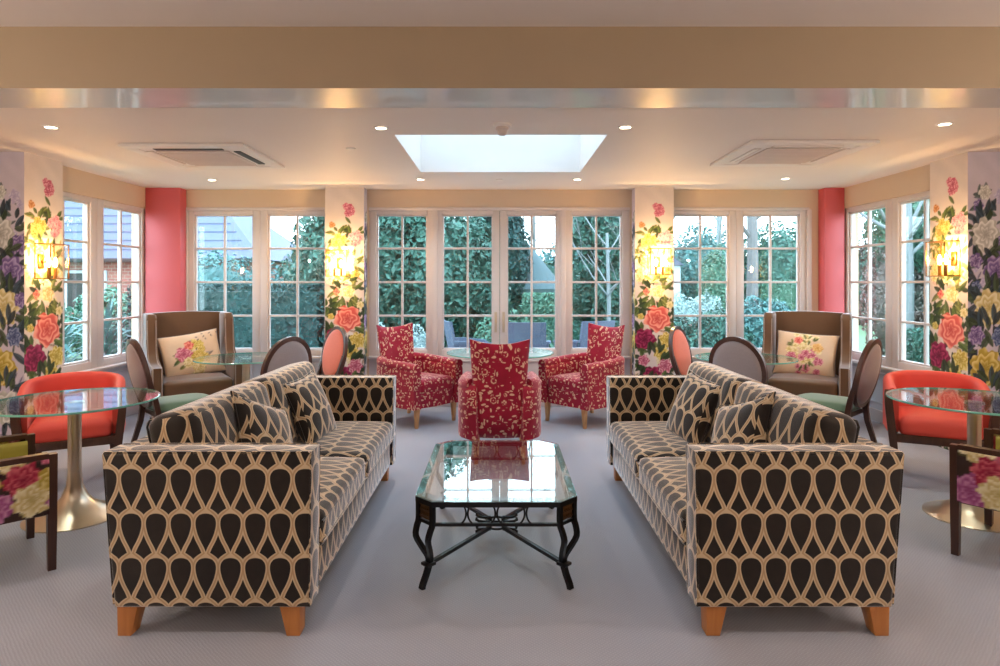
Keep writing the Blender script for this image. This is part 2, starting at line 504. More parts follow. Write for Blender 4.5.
# ------------------------------------------------------------------ painted flowers
class Paint:
    def __init__(s, u, v, base):
        s.u, s.v = u, v
        s.c = np.ones((len(u), 3)) * np.array(base)
        s.rs = np.random.RandomState(3)
        n = (np.sin(u * 31 + 2 * np.sin(v * 17)) + np.sin(v * 23 + 3 * np.sin(u * 13 + v * 7))) * .25
        s.c *= (1 + .07 * n)[:, None]
    def put(s, m, col):
        m = m[:, None]
        s.c = s.c * (1 - m) + np.asarray(col) * m
    def leaf(s, cu, cv, L, W, ang, col):
        du, dv = s.u - cu, s.v - cv
        x = du * math.cos(ang) + dv * math.sin(ang); y = -du * math.sin(ang) + dv * math.cos(ang)
        t = np.clip(x / L, -1, 1)
        w = W * (1 - t * t) ** .8
        m = np.clip((w - np.abs(y)) / .006, 0, 1) * (np.abs(x) < L)
        shade = .8 + .5 * (y > 0) - .5 * (np.abs(y) < .0025)
        s.put(m * .95, np.array(col)[None, :] * shade[:, None])
    def stem(s, a, b, w, col):
        a, b = np.array(a), np.array(b); d = b - a; L = np.hypot(*d)
        t = np.clip(((s.u - a[0]) * d[0] + (s.v - a[1]) * d[1]) / L ** 2, 0, 1)
        q = np.hypot(s.u - a[0] - t * d[0], s.v - a[1] - t * d[1] - .02 * np.sin(t * 3))
        s.put(np.clip((w - q) / .003, 0, 1), col)
    def flower(s, cu, cv, R, dark, mid, light, petals=5, whorl=3.0, ph=0.0, soft=.006):
        du, dv = s.u - cu, s.v - cv
        r = np.hypot(du, dv) / R; a = np.arctan2(dv, du) + ph
        edge = 1 + .10 * np.cos(petals * a) + .05 * np.cos((petals * 2 + 1) * a + 1)
        m = np.clip((edge - r) * R / soft, 0, 1)
        k = r * whorl * .7 + .28 * np.sin(petals * a + 4 * r) + .18 * np.sin(3 * a - 5 * r)
        sh = k - np.floor(k)
        sh = .5 - .5 * np.cos(np.pi * np.minimum(sh * 1.15, 2 - 2 * sh * .995 if False else np.minimum(sh * 1.15, (1 - sh) * 7)).clip(0, 1))
        t = (.25 + .75 * sh)[:, None]
        core = np.clip(1 - r * 2.2, 0, 1)[:, None]
        col = (np.array(dark) * .55 + np.array(mid) * .45) * (1 - t) + np.array(mid) * t
        li = (np.clip(sh - .35, 0, 1) * 1.1 * np.clip(.3 + r, 0, 1))[:, None]
        col = col * (1 - li) + np.array(light) * li
        col = col * (1 - core * .6) + np.array(dark) * core * .6
        s.put(m, col)
    def cluster(s, cu, cv, R, n, r, dark, mid, light):
        for _ in range(n):
            a, q = s.rs.rand() * 6.28, R * math.sqrt(s.rs.rand())
            s.flower(cu + q * math.cos(a), cv + q * math.sin(a) * 1.2, r * (.7 + .6 * s.rs.rand()), dark, mid, light, 5, 1.3, s.rs.rand() * 6, .003)
    def ground(s, n, z0, z1, leaves, blooms):
        for i in range(n):
            c, d = s.rs.rand() * .44 - .02, z0 + (z1 - z0) * s.rs.rand()
            if i % 3: s.leaf(c, d, .03 + .03 * s.rs.rand(), .014, s.rs.rand() * 6.28, leaves[i % len(leaves)])
            else: s.flower(c, d, .03 + .035 * s.rs.rand(), *blooms[i % len(blooms)], 5 + i % 3, 2.6, s.rs.rand() * 6, .012)
    def sprays(s, cu, cv, R, n, L, cols):
        for _ in range(n):
            a = s.rs.rand() * 6.28; q = R * (.75 + .5 * s.rs.rand())
            s.leaf(cu + q * math.cos(a), cv + q * math.sin(a), L * (.6 + .6 * s.rs.rand()), L * .38, a + (s.rs.rand() - .5) * 1.4, cols[s.rs.randint(len(cols))])

G1, G2, G3 = lin(46, 66, 40), lin(84, 104, 52), lin(124, 132, 74)
PALE = lin(228, 216, 210)
PINK = (lin(140, 40, 74), lin(214, 110, 140), lin(244, 196, 206))
ROSE = (lin(178, 44, 50), lin(232, 112, 104), lin(252, 190, 168))
MAG = (lin(72, 10, 40), lin(140, 24, 72), lin(196, 70, 118))
YEL = (lin(150, 122, 34), lin(214, 190, 84), lin(244, 232, 168))
CRM = (lin(176, 150, 70), lin(236, 222, 160), lin(252, 246, 220))
PUR = (lin(64, 46, 96), lin(140, 116, 178), lin(206, 192, 226))
WHT = (lin(140, 140, 130), lin(222, 222, 214), lin(250, 250, 246))

def paper_warm(u, z, w):
    """climbing roses panel: u across 0..w, z up in metres"""
    p = Paint(u / w * .4, z, PALE)
    p.ground(70, 0, 1.85, [lin(150, 150, 120), lin(176, 168, 130), lin(190, 160, 140)], [(lin(200, 170, 160), lin(226, 200, 190), lin(240, 224, 216)), (lin(206, 190, 140), lin(232, 220, 180), lin(244, 238, 214))])
    D = [G1, G1, G2]
    p.stem((.24, 2.1), (.25, 1.86), .004, G2); p.stem((.25, 1.86), (.14, 1.60), .004, G2); p.stem((.27, 1.9), (.3, 1.2), .004, G1)
    p.sprays(.25, 1.93, .05, 6, .05, [G2, G3]); p.sprays(.14, 1.80, .09, 12, .05, [G2, G3]); p.sprays(.30, 1.85, .08, 10, .05, [G2, G1])
    p.cluster(.25, 2.10, .045, 9, .034, *PINK)
    p.flower(.25, 2.11, .05, *PINK, 5, 2.2)
    p.cluster(.31, 1.80, .06, 26, .024, lin(190, 80, 110), lin(236, 150, 170), lin(250, 214, 220))
    p.flower(.07, 1.94, .035, lin(150, 90, 50), lin(216, 150, 96), lin(240, 200, 160), 3, 1.5)
    p.cluster(.13, 1.76, .07, 14, .036, *YEL)
    p.sprays(.2, 1.5, .16, 22, .055, [G2, G3, G2])
    p.flower(.14, 1.55, .08, *YEL, 6, 3); p.flower(.27, 1.56, .06, *CRM, 5, 2.6); p.flower(.19, 1.40, .075, *CRM, 6, 3, 1)
    p.flower(.31, 1.42, .05, *YEL, 5, 2)
    p.sprays(.2, 1.22, .15, 26, .06, [G2, G3, G1]); p.flower(.24, 1.24, .065, *CRM, 5, 2.4); p.flower(.12, 1.24, .035, *ROSE, 4, 2)
    p.sprays(.2, .9, .19, 34, .07, D); p.sprays(.06, .78, .12, 18, .07, D)
    p.flower(.10, .74, .115, *MAG, 6, 3.2)
    p.flower(.23, .96, .135, *ROSE, 5, 4.2, .4)
    p.flower(.33, .73, .085, *YEL, 7, 3); p.flower(.27, .60, .075, *YEL, 6, 3, .7)
    p.sprays(.2, .48, .16, 30, .07, D)
    p.flower(.09, .52, .06, *PINK, 5, 3); p.flower(.31, .46, .075, *PINK, 6, 3); p.flower(.18, .36, .1, *MAG, 6, 3)
    p.sprays(.34, 1.08, .07, 14, .05, [G2, G3, G1]); p.sprays(.05, 1.08, .06, 12, .05, [G2, G1]); p.flower(.06, .98, .035, *YEL); p.flower(.36, 1.10, .04, *CRM)
    p.cluster(.05, 1.42, .05, 8, .03, *CRM); p.sprays(.05, 1.62, .05, 8, .045, [G2, G3])
    p.flower(.33, .24, .07, *CRM, 5, 3); p.sprays(.2, .15, .2, 30, .07, D)
    return p.c

def paper_cool(u, z, w):
    """large blue and white blooms with dark leaves"""
    p = Paint(u / w * .4, z, lin(214, 206, 218))
    p.ground(110, 0, 2.0, [lin(130, 138, 150), lin(110, 120, 120), lin(156, 150, 176)], [(lin(170, 160, 200), lin(206, 198, 224), lin(234, 230, 240)), (lin(176, 182, 190), lin(220, 222, 224), lin(244, 244, 242)), (lin(150, 130, 180), lin(190, 174, 212), lin(220, 210, 232))])
    B = [lin(44, 58, 66), lin(58, 76, 88), lin(70, 86, 62)]
    p.sprays(.15, 1.95, .1, 12, .06, [lin(120, 128, 134), lin(90, 104, 100)])
    p.flower(.16, 2.02, .06, *WHT, 6, 3); p.flower(.10, 1.92, .05, *PUR, 5, 2)
    p.sprays(.2, 1.7, .18, 30, .07, B); p.flower(.17, 1.70, .13, *WHT, 7, 3.4); p.flower(.34, 1.62, .08, *PUR, 6, 3)
    p.sprays(.2, 1.4, .2, 34, .075, B); p.flower(.27, 1.42, .12, *PUR, 6, 3.6); p.flower(.08, 1.50, .06, *PUR, 5, 2); p.flower(.08, 1.3, .05, lin(40, 50, 90), lin(96, 112, 160), lin(170, 184, 214), 5, 2)
    p.sprays(.2, 1.12, .2, 40, .08, B); p.flower(.20, 1.14, .14, *CRM, 7, 3.6); p.flower(.36, 1.2, .06, *PUR, 5, 2)
    p.sprays(.18, .86, .2, 40, .08, B); p.flower(.30, .92, .075, lin(40, 50, 90), lin(96, 112, 160), lin(170, 184, 214), 6, 3); p.flower(.08, .93, .075, *PUR, 6, 3)
    p.flower(.17, .68, .15, *YEL, 7, 3.6); p.sprays(.2, .42, .2, 40, .08, B); p.flower(.24, .38, .13, *WHT, 6, 3.2); p.flower(.07, .3, .07, *PUR, 5, 3)
    return p.c

def setpaint(me, cols):
    a = me.color_attributes.new('paint', 'FLOAT_COLOR', 'POINT')
    d = np.ones((len(me.vertices), 4), 'f'); d[:, :3] = cols
    a.data.foreach_set('color', d.ravel())

def papered_pillar(name, x0, x1, y0, y1, z0, z1, faces, label):
    """block whose listed faces ('-y','+x','-x') carry wallpaper; dense grids so the pattern stays sharp"""
    V, F, C = [], [], []
    def grid(o, du, dw, fn, warm):
        L = Vector(du).length; H = dw
        nu, nv = max(2, int(L / .0055)), int(H / .0062)
        b = len(V); us = []; zs = []
        for j in range(nv + 1):
            for i in range(nu + 1):
                p = Vector(o) + Vector(du) * (i / nu) + Vector((0, 0, H * j / nv))
                V.append(p[:]); us.append(i / nu * L); zs.append(p.z)
        for j in range(nv):
            for i in range(nu):
                k = b + j * (nu + 1) + i
                F.append((k, k + 1, k + nu + 2, k + nu + 1))
        fn_ = paper_warm if warm else paper_cool
        C.append(fn_(np.array(us), np.array(zs), max(L, .3)))
    for f, warm in faces:
        if f == '-y': grid((x0, y0, z0), (x1 - x0, 0, 0), z1 - z0, None, warm)
        if f == '+x': grid((x1, y0, z0), (0, y1 - y0, 0), z1 - z0, None, warm)
        if f == '-x': grid((x0, y1, z0), (0, y0 - y1, 0), z1 - z0, None, warm)
        if f == '+x_r': grid((x1, y0, z0), (0, y1 - y0, 0), z1 - z0, None, warm)
    me = bpy.data.meshes.new(name)
    b = len(V); e = .001
    # plain core just inside the paper
    for x in (x0 + e, x1 - e):
        for y in (y0 + e, y1):
            for z in (z0, z1): V.append((x, y, z))
    F += [tuple(b + i for i in q) for q in ((0, 1, 3, 2), (4, 6, 7, 5), (0, 4, 5, 1), (2, 3, 7, 6), (0, 2, 6, 4), (1, 5, 7, 3))]
    C.append(np.ones((8, 3)) * np.array(PALE))
    me.from_pydata(V, [], F); me.update()
    setpaint(me, np.concatenate(C))
    o = link(name, me, M['paper'], None, 0)
    return setp(o, label, 'pillar', None, 'structure')
#PART2
# ------------------------------------------------------------------ the room shell
bm = NB(); bx(bm, -4.1, 4.1, -3.2, 7.02, -.12, 0)
struct('floor', bm, M['carpet'], 'grey woven carpet over the whole floor', 'floor')

SKX0, SKX1, SKY0, SKY1 = -.705, .73, 4.32, 5.77
bm = NB()
bx(bm, -4.1, 4.1, 3.58, SKY0, ZC, ZC + .12); bx(bm, -4.1, 4.1, SKY1, 7.02, ZC, ZC + .12)
bx(bm, -4.1, SKX0, SKY0, SKY1, ZC, ZC + .12); bx(bm, SKX1, 4.1, SKY0, SKY1, ZC, ZC + .12)
bx(bm, -4.1, 4.1, -3.2, 3.22, 2.62, 2.74)
struct('ceiling', bm, M['ceil'], 'smooth pale ceiling with a skylight opening', 'ceiling')

bm = NB(); bx(bm, -4.1, 4.1, 3.22, 3.58, 2.31, 2.74)
bt = struct('ceiling_beam', bm, [M['beam'], M['gloss']], 'wide beige beam with glossy pale underside crossing the ceiling', 'beam', 0)
for p in bt.data.polygons:
    if p.normal.z < -.5: p.material_index = 1

# skylight: shaft, frame, pane
sk = thing('skylight', 'large rectangular skylight in the middle of the ceiling', 'skylight', (0, 0, 0), kind='structure')
bm = NB(); z0, z1 = ZC + .12, ZC + .50
bx(bm, SKX0 - .08, SKX0, SKY0 - .08, SKY1 + .08, z0, z1); bx(bm, SKX1, SKX1 + .08, SKY0 - .08, SKY1 + .08, z0, z1)
bx(bm, SKX0, SKX1, SKY0 - .08, SKY0, z0, z1); bx(bm, SKX0, SKX1, SKY1, SKY1 + .08, z0, z1)
obj('shaft', bm, M['ceil'], sk)
bm = NB(); bx(bm, SKX0 - .08, SKX1 + .08, SKY0 - .08, SKY1 + .08, z1, z1 + .02)
obj('pane', bm, M['frost'], sk)

def wall_pieces(name, pieces, mat, label):
    bm = NB()
    for p in pieces: bx(bm, *p)
    return struct(name, bm, mat, label, 'wall')
GL0, GL1, GC0, GC1, GR0, GR1 = -3.36, -1.79, -1.395, 1.405, 1.80, 3.325     # window groups along the back wall
wall_pieces('wall_back', [
    (-3.8, 3.8, YB, YB + .16, ZH, ZC + .1),
    (-3.8, GL0, YB, YB + .16, 0, ZH), (GL1, GC0, YB, YB + .16, 0, ZH), (GC1, GR0, YB, YB + .16, 0, ZH), (GR1, 3.8, YB, YB + .16, 0, ZH)],
    M['beige'], 'beige back wall above and between the garden windows')
wall_pieces('wall_front', [(-4.1, 4.1, -3.35, -3.2, 0, 2.74)], M['beige'], 'beige wall at the near end of the room')
bm = NB(); bx(bm, GL0, GL1, YB + .01, YB + .16, 0, ZS - .03); bx(bm, GR0, GR1, YB + .01, YB + .16, 0, ZS - .03)
bx(bm, GC0, -.735, YB + .01, YB + .16, 0, ZS - .03); bx(bm, .74, GC1, YB + .01, YB + .16, 0, ZS - .03)
for x0, x1 in ((GL0, GL1), (GR0, GR1), (GC0, -.735), (.74, GC1)):
    n = 2 if x1 - x0 > 1 else 1; w = (x1 - x0) / n
    for k in range(n):
        a, b = x0 + k * w + .07, x0 + (k + 1) * w - .07
        for q in ((a, b, .17, .19), (a, b, ZS - .12, ZS - .1), (a, a + .02, .17, ZS - .1), (b - .02, b, .17, ZS - .1)):
            bx(bm, q[0], q[1], YB - .002, YB + .012, q[2], q[3], .004)
struct('wall_back_dado', bm, M['dado'], 'pale panelled wall below the garden windows', 'wall panel')

for sg, side in ((-1, 'left'), (1, 'right')):
    a, b = (XL if sg < 0 else XS,) * 2; b += .17
    P = [(sg * a, sg * b, 4.9, YB + .16, ZH - .005, ZC + .1), (sg * a, sg * b, 4.9, 5.16, 0, ZH - .005), (sg * a, sg * b, 6.765, YB + .16, 0, ZH - .005),
         (sg * 3.9, sg * 4.0, -3.2, 4.9, 0, 2.74)]
    wall_pieces('wall_' + side, P, M['beige'], 'beige %s side wall around its tall garden windows' % side)
    bm = NB(); bx(bm, sg * (a + .01), sg * b, 5.16, 6.765, 0, ZS - .03)
    for k in range(2):
        y0, y1 = 5.22 + k * .79, 5.90 + k * .79
        for q in ((y0, y1, .17, .19), (y0, y1, ZS - .12, ZS - .1), (y0, y0 + .02, .17, ZS - .1), (y1 - .02, y1, .17, ZS - .1)):
            bx(bm, sg * (a - .002), sg * (a + .012), q[0], q[1], q[2], q[3], .004)
    struct('wall_%s_dado' % side, bm, M['dado'], 'pale panelled wall below the %s side windows' % side, 'wall panel')
    bm = NB(); bx(bm, sg * (a - .018), sg * a, 5.32, 6.70, 0, .12, .004)
    struct('baseboard_' + side, bm, M['white'], 'white skirting board along the %s side wall' % side, 'skirting board')
    bm = NB(); bx(bm, sg * 3.35 if sg < 0 else 3.42, sg * a, 6.72, YB, 0, ZC, .006)
    struct('pilaster_%d' % (1 if sg < 0 else 2), bm, M['pink'], 'coral pink painted pier in the back %s corner of the room' % side, 'pier')
bm = NB()
for x0, x1 in ((-3.33, -1.84), (-1.40, -.74), (.745, 1.41), (1.84, 3.40)):
    bx(bm, x0, x1, YB - .018, YB + .008, 0, .12, .004)
struct('baseboard_back', bm, M['white'], 'white skirting board along the back wall', 'skirting board')

papered_pillar('pillar_1', -1.82, -1.413, 6.70, YB, 0, ZC, [('-y', True), ('+x', False), ('-x', False)], 'floral papered pillar between left back windows and garden doors')
papered_pillar('pillar_2', 1.424, 1.829, 6.70, YB, 0, ZC, [('-y', True), ('-x', False), ('+x', False)], 'floral papered pillar between garden doors and right back windows')
papered_pillar('pillar_3', -3.93, -3.62, 4.88, 5.31, 0, ZC, [('+x', True), ('-y', False)], 'floral papered pier on the left side wall beside the windows')
papered_pillar('pillar_4', 3.575, 3.90, 4.88, 5.31, 0, ZC, [('-x', True), ('-y', False)], 'floral papered pier on the right side wall beside the windows')

# windows: built in a local frame (x across, y outward, z up), then placed
def casement(name, w0, w1, f0, f1, label, place, door=False, cat='window'):
    """glass spans w0..w1 with its frame filling f0..f1"""
    r = thing(name, label, cat, kind='structure')
    r.matrix_world = place
    zb, zt = .612, 2.066
    bm = NB()
    bot = .004 if door else ZS - .03
    bx(bm, f0, w0, .02, .10, bot, ZH, .006); bx(bm, w1, f1, .02, .10, bot, ZH, .006)
    bx(bm, w0, w1, .02, .10, zt, ZH, .006); bx(bm, w0, w1, .02, .10, bot, zb, .006)
    if door:
        for q in ((w0 + .06, w1 - .06, .16, .18), (w0 + .06, w1 - .06, .48, .50), (w0 + .06, w0 + .08, .16, .5), (w1 - .08, w1 - .06, .16, .5)):
            bx(bm, q[0], q[1], .008, .025, q[2], q[3], .004)
    for a, b in ((w0, w0 + .016), (w1 - .016, w1)): bx(bm, a, b, .04, .085, zb, zt, .004)
    bx(bm, w0, w1, .04, .085, zt - .016, zt, .004); bx(bm, w0, w1, .04, .085, zb, zb + .016, .004)
    obj('door_frame' if door else 'window_frame', bm, M['white'], r)
    bm = NB(); xm = (w0 + w1) / 2
    bx(bm, xm - .011, xm + .011, .045, .08, zb, zt, .004)
    for k in range(1, 4):
        z = zb + (zt - zb) * k / 4; bx(bm, w0, w1, .047, .078, z - .011, z + .011, .004)
    obj('glazing_bar', bm, M['white'], r)
    bm = NB(); bx(bm, w0, w1, .060, .064, zb, zt)
    obj('pane', bm, M['glass'], r, 0)
    return r
PB = Matrix.Translation((0, YB, 0))
wl = [('window_1', -3.28, -2.645, GL0, -2.568, 'left pane of the back window beside the left coral pier'),
      ('window_2', -2.49, -1.865, -2.568, GL1, 'back window casement just left of the left floral pillar'),
      ('window_3', -1.318, -.772, GC0, -.69, 'fixed back window between the left floral pillar and the garden doors'),
      ('window_4', .777, 1.324, .69, GC1, 'fixed back window between the garden doors and the right floral pillar'),
      ('window_5', 1.87, 2.476, GR0, 2.55, 'back window casement just right of the right floral pillar'),
      ('window_6', 2.626, 3.238, 2.55, GR1, 'right pane of the back window beside the right coral pier')]
for nm, a, b, c, d, lb in wl: casement(nm, a, b, c, d, lb, PB)
def handle(parent, x):
    bm = NB(); bx(bm, x - .014, x + .014, .008, .022, .80, 1.02, .004)
    box(bm, (x, 0.0, .95), (.018, .05, .018), .004)
    tube(bm, [(x, -.025, .95), (x, -.03, .93), (x, -.03, .86), (x, -.022, .84)], .008)
    obj('door_handle', bm, M['steel'], parent)
d1 = casement('door_1', -.611, -.064, -.69, .006, 'left leaf of the glazed white garden doors', PB, True, 'door')
handle(d1, -.035)
d2 = casement('door_2', .083, .622, .010, .69, 'right leaf of the glazed white garden doors', PB, True, 'door')
handle(d2, .048)
# side windows: local x runs along world y
for sg, side, n0 in ((-1, 'left', 7), (1, 'right', 9)):
    # local x -> world +y, local y -> world outward
    Mx = Matrix(((0, sg, 0, sg * (XL if sg < 0 else XS)), (1, 0, 0, 0), (0, 0, 1, 0), (0, 0, 0, 1)))
    if sg < 0: Mx = Mx
    for k, (a, b, c, d, wh) in enumerate(((6.05, 6.70, 5.955, 6.765, 'beside the corner'), (5.20, 5.86, 5.16, 5.955, 'beside the floral pier'))):
        casement('window_%d' % (n0 + k), a, b, c, d, 'tall %s side wall window casement %s' % (side, wh), Mx)
# sills and reveals
bm = NB()
for x0, x1 in ((GL0, GL1 - .03), (GC0, -.745), (.75, GC1), (GR0 + .03, GR1)): bx(bm, x0, x1, YB - .045, YB + .03, ZS - .055, ZS - .028, .006)
struct('trim_1', bm, M['white'], 'white window sills along the back wall', 'window sill')
for sg, side, k in ((-1, 'left', 2), (1, 'right', 3)):
    a = XL if sg < 0 else XS
    bm = NB(); bx(bm, sg * (a - .05), sg * (a + .03), 5.32, 6.71, ZS - .055, ZS - .028, .006)
    struct('trim_%d' % k, bm, M['white'], 'white window sill along the %s side wall' % side, 'window sill')
# raised architraves
bm = NB()
for x0, x1 in ((GL0, GL1 - .03), (GC0, GC1), (GR0 + .03, GR1)):
    bx(bm, x0, x1, YB - .012, YB + .02, ZH - .012, ZH + .02, .005)
for x in (GL0, GR1): bx(bm, x - .025, x + .025, YB - .012, YB + .02, ZS, ZH, .005)
for x in (-.69, .69): bx(bm, x - .028, x + .028, YB - .004, YB + .03, .0, ZH, .005)
struct('trim_4', bm, M['white'], 'white architrave mouldings round the back windows', 'moulding')

# ------------------------------------------------------------------ ceiling fittings
def light(kind, name, parent, loc, energy, col, **kw):
    l = bpy.data.lights.new(name, kind); l.energy = energy; l.color = col
    for k, v in kw.items(): setattr(l, k, v)
    o = bpy.data.objects.new(name, l); COL.objects.link(o); o.parent = parent; o.location = loc
    return o
WARM = (1, .90, .81)
def downlight(x, y, z, label, e, name='downlight'):
    r = thing(name, label, 'downlight', (x, y, z), 0, 'recessed ceiling spotlights')
    bm = NB(); lathe(bm, [(.034, -.001), (.036, -.006), (.046, -.006), (.05, -.0005)], n=28); obj('trim_ring', bm, M['acwhite'], r)
    bm = NB(); lathe(bm, [(0, -.002), (.035, -.002), (.035, -.0005), (0, -.0005)], n=24); obj('lamp', bm, M['lampglow'], r)
    light('SPOT', 'lamp_light', r, (0, 0, -.02), e, WARM, spot_size=math.radians(128), spot_blend=.9, shadow_soft_size=.05)
E_D = 23
for x, y, lb in ((-2.87, 4.10, 'ceiling spotlight in front of the left air conditioner, near the beam'), (-.76, 4.12, 'ceiling spotlight near the left front corner of the skylight'),
                 (.81, 4.10, 'ceiling spotlight near the right front corner of the skylight'), (2.80, 4.02, 'ceiling spotlight in front of the right air conditioner, near the beam'),
                 (-2.78, 6.20, 'ceiling spotlight between left air conditioner and back wall'), (-.757, 6.17, 'ceiling spotlight behind the left back corner of the skylight'),
                 (.757, 6.17, 'ceiling spotlight behind the right back corner of the skylight'), (2.74, 6.12, 'ceiling spotlight between right air conditioner and back wall')):
    downlight(x, y, ZC, lb, E_D)
# fill spots added behind and above the viewer, unseen and without fittings
front_fills = []
for x, y in ((-2.2, 1.4), (0, 1.4), (2.2, 1.4), (-2.2, -.8), (0, -.8), (2.2, -.8)):
    front_fills.append(light('SPOT', 'front_fill_spot', None, (x, y, 2.58), 16, (1, .92, .85), spot_size=math.radians(140), spot_blend=.9, shadow_soft_size=.12))

# unseen fill points added near the side walls to brighten beam and front ceiling
for x in (-3.6, 3.6):
    for y in (1.7, -.6): light('POINT', 'front_fill_point', None, (x, y, 1.75), 30, (1, .87, .76), shadow_soft_size=.025)
d = thing('smoke_detector', 'white domed smoke detector in front of the skylight', 'smoke detector', (.02, 4.03, ZC))
bm = NB(); lathe(bm, [(0, 0), (.058, 0), (.058, -.012), (.05, -.018), (.046, -.02), (0, -.02)], n=28); obj('base', bm, M['acwhite'], d)
bm = NB(); lathe(bm, [(.04, -.02), (.042, -.034), (.03, -.04), (.028, -.062), (.02, -.07), (0, -.072)], n=24); obj('dome', bm, M['acgrille'], d)
for x, y, lb in ((0.0, 6.2, 'small round blank plate behind the skylight'), (-1.1, 4.75, 'small round blank plate left of the skylight')):
    p = thing('ceiling_plate', lb, 'ceiling plate', (x, y, ZC))
    bm = NB(); lathe(bm, [(0, -.010), (.026, -.010), (.034, -.006), (.036, 0), (0, 0)], n=24); obj('cover', bm, M['acwhite'], p)

def aircon(x, y, label, dark):
    r = thing('air_conditioner', label, 'air conditioner', (x, y, ZC))
    bm = NB(); h = .45
    bx(bm, -h, h, -h, -.36, -.024, 0, .008); bx(bm, -h, h, .36, h, -.024, 0, .008)
    bx(bm, -h, -.36, -.36, .36, -.024, 0, .008); bx(bm, .36, h, -.36, .36, -.024, 0, .008)
    bx(bm, -.37, .37, -.37, .37, -.018, 0)
    obj('panel', bm, M['acwhite'], r)
    bm = NB(); bx(bm, -.27, .27, -.27, .27, -.028, -.018, .006)
    for k in range(9): bx(bm, -.24, .24, -.22 + k * .055 - .004, -.22 + k * .055 + .004, -.031, -.027)
    obj('intake_grille', bm, M['acgrille'], r)
    for k in range(4):
        bm = NB(); R = Matrix.Rotation(k * PI / 2, 4, 'Z')
        dk = k in dark
        box(bm, R @ Vector((0, -.325, -.020)), (.50, .05, .008), 0, rot=R)
        o = obj('outlet_slot', bm, M['black'] if dk else M['acgrille'], r)
        if dk: continue
        bm = NB(); box(bm, R @ Vector((0, -.335 if not dk else -.35, -.0235)), (.50, .045 if not dk else .012, .005), .002, rot=R @ Matrix.Rotation(.12, 4, 'X'))
        obj('louvre', bm, M['acwhite'], o)
aircon(-2.275, 5.015, 'square white ceiling air conditioner on the left with open dark slots', (0, 1))
aircon(2.215, 4.92, 'square white ceiling air conditioner on the right with closed slots', ())

# ------------------------------------------------------------------ wall lanterns
def lantern(E_S, loc, rz, label):
    """local +y points to the wall"""
    r = thing('wall_lantern', label, 'wall lamp', loc, rz, 'brass lantern wall lamps')
    bm = NB(); w, h, dd = .105, .135, .06; yc = -.095; t = .007
    for a in (-1, 1):
        for b in (-1, 1): box(bm, (a * w, yc + b * dd, 0), (t, t, h * 2), .0015)
        for z in (-h, h):
            box(bm, (0, yc + a * dd, z), (w * 2 + t, t, t), .0015); box(bm, (a * w, yc, z), (t, dd * 2, t), .0015)
    box(bm, (0, yc, -h), (w * 2, .03, .006), .001); box(bm, (0, yc, h), (w * 2, .03, .006), .001)
    obj('lantern_frame', bm, M['brass'], r)
    bm = NB(); bx(bm, -.03, .03, -.014, 0, -.055, .055, .004); bx(bm, -.012, .012, -.04, -.01, -.012, .012, .002)
    obj('wall_bracket', bm, M['brass'], r)
    bm = NB()
    for a in (-1, 1): bx(bm, a * w - .001, a * w + .001, yc - dd + .002, yc + dd - .002, -h + .004, h - .004)
    bx(bm, -w, w, yc - dd - .001, yc - dd + .001, -h + .004, h - .004)
    obj('glass_pane', bm, m_pane, r, 0)
    for x in (-.035, .035):
        bm = NB(); lathe(bm, [(0, -h + .003), (.012, -h + .003), (.012, -.05), (.008, -.045), (0, -.045)], (x, yc, 0), 14)
        c = obj('candle_holder', bm, M['brass'], r)
        bm = NB(); lathe(bm, [(0, -.045), (.008, -.044), (.015, -.02), (.014, .005), (.005, .032), (0, .036)], (x, yc, 0), 14)
        obj('bulb', bm, M['bulb'], c)
    light('POINT', 'lamp_light', r, (0, yc, .02), E_S, (1, .60, .25), shadow_soft_size=.02)
m_pane = m_glass('lantern_glass', (1, .97, .92), 1.35)
lantern(20, (-1.665, 6.70, 1.535), 0, 'brass lantern lamp on the pillar left of the garden doors')
lantern(20, (1.655, 6.70, 1.55), 0, 'brass lantern lamp on the pillar right of the garden doors')
lantern(12, (-3.62, 5.05, 1.50), PI / 2, 'brass lantern lamp on the left side wall pier')
lantern(12, (3.575, 5.02, 1.52), -PI / 2, 'brass lantern lamp on the right side wall pier')

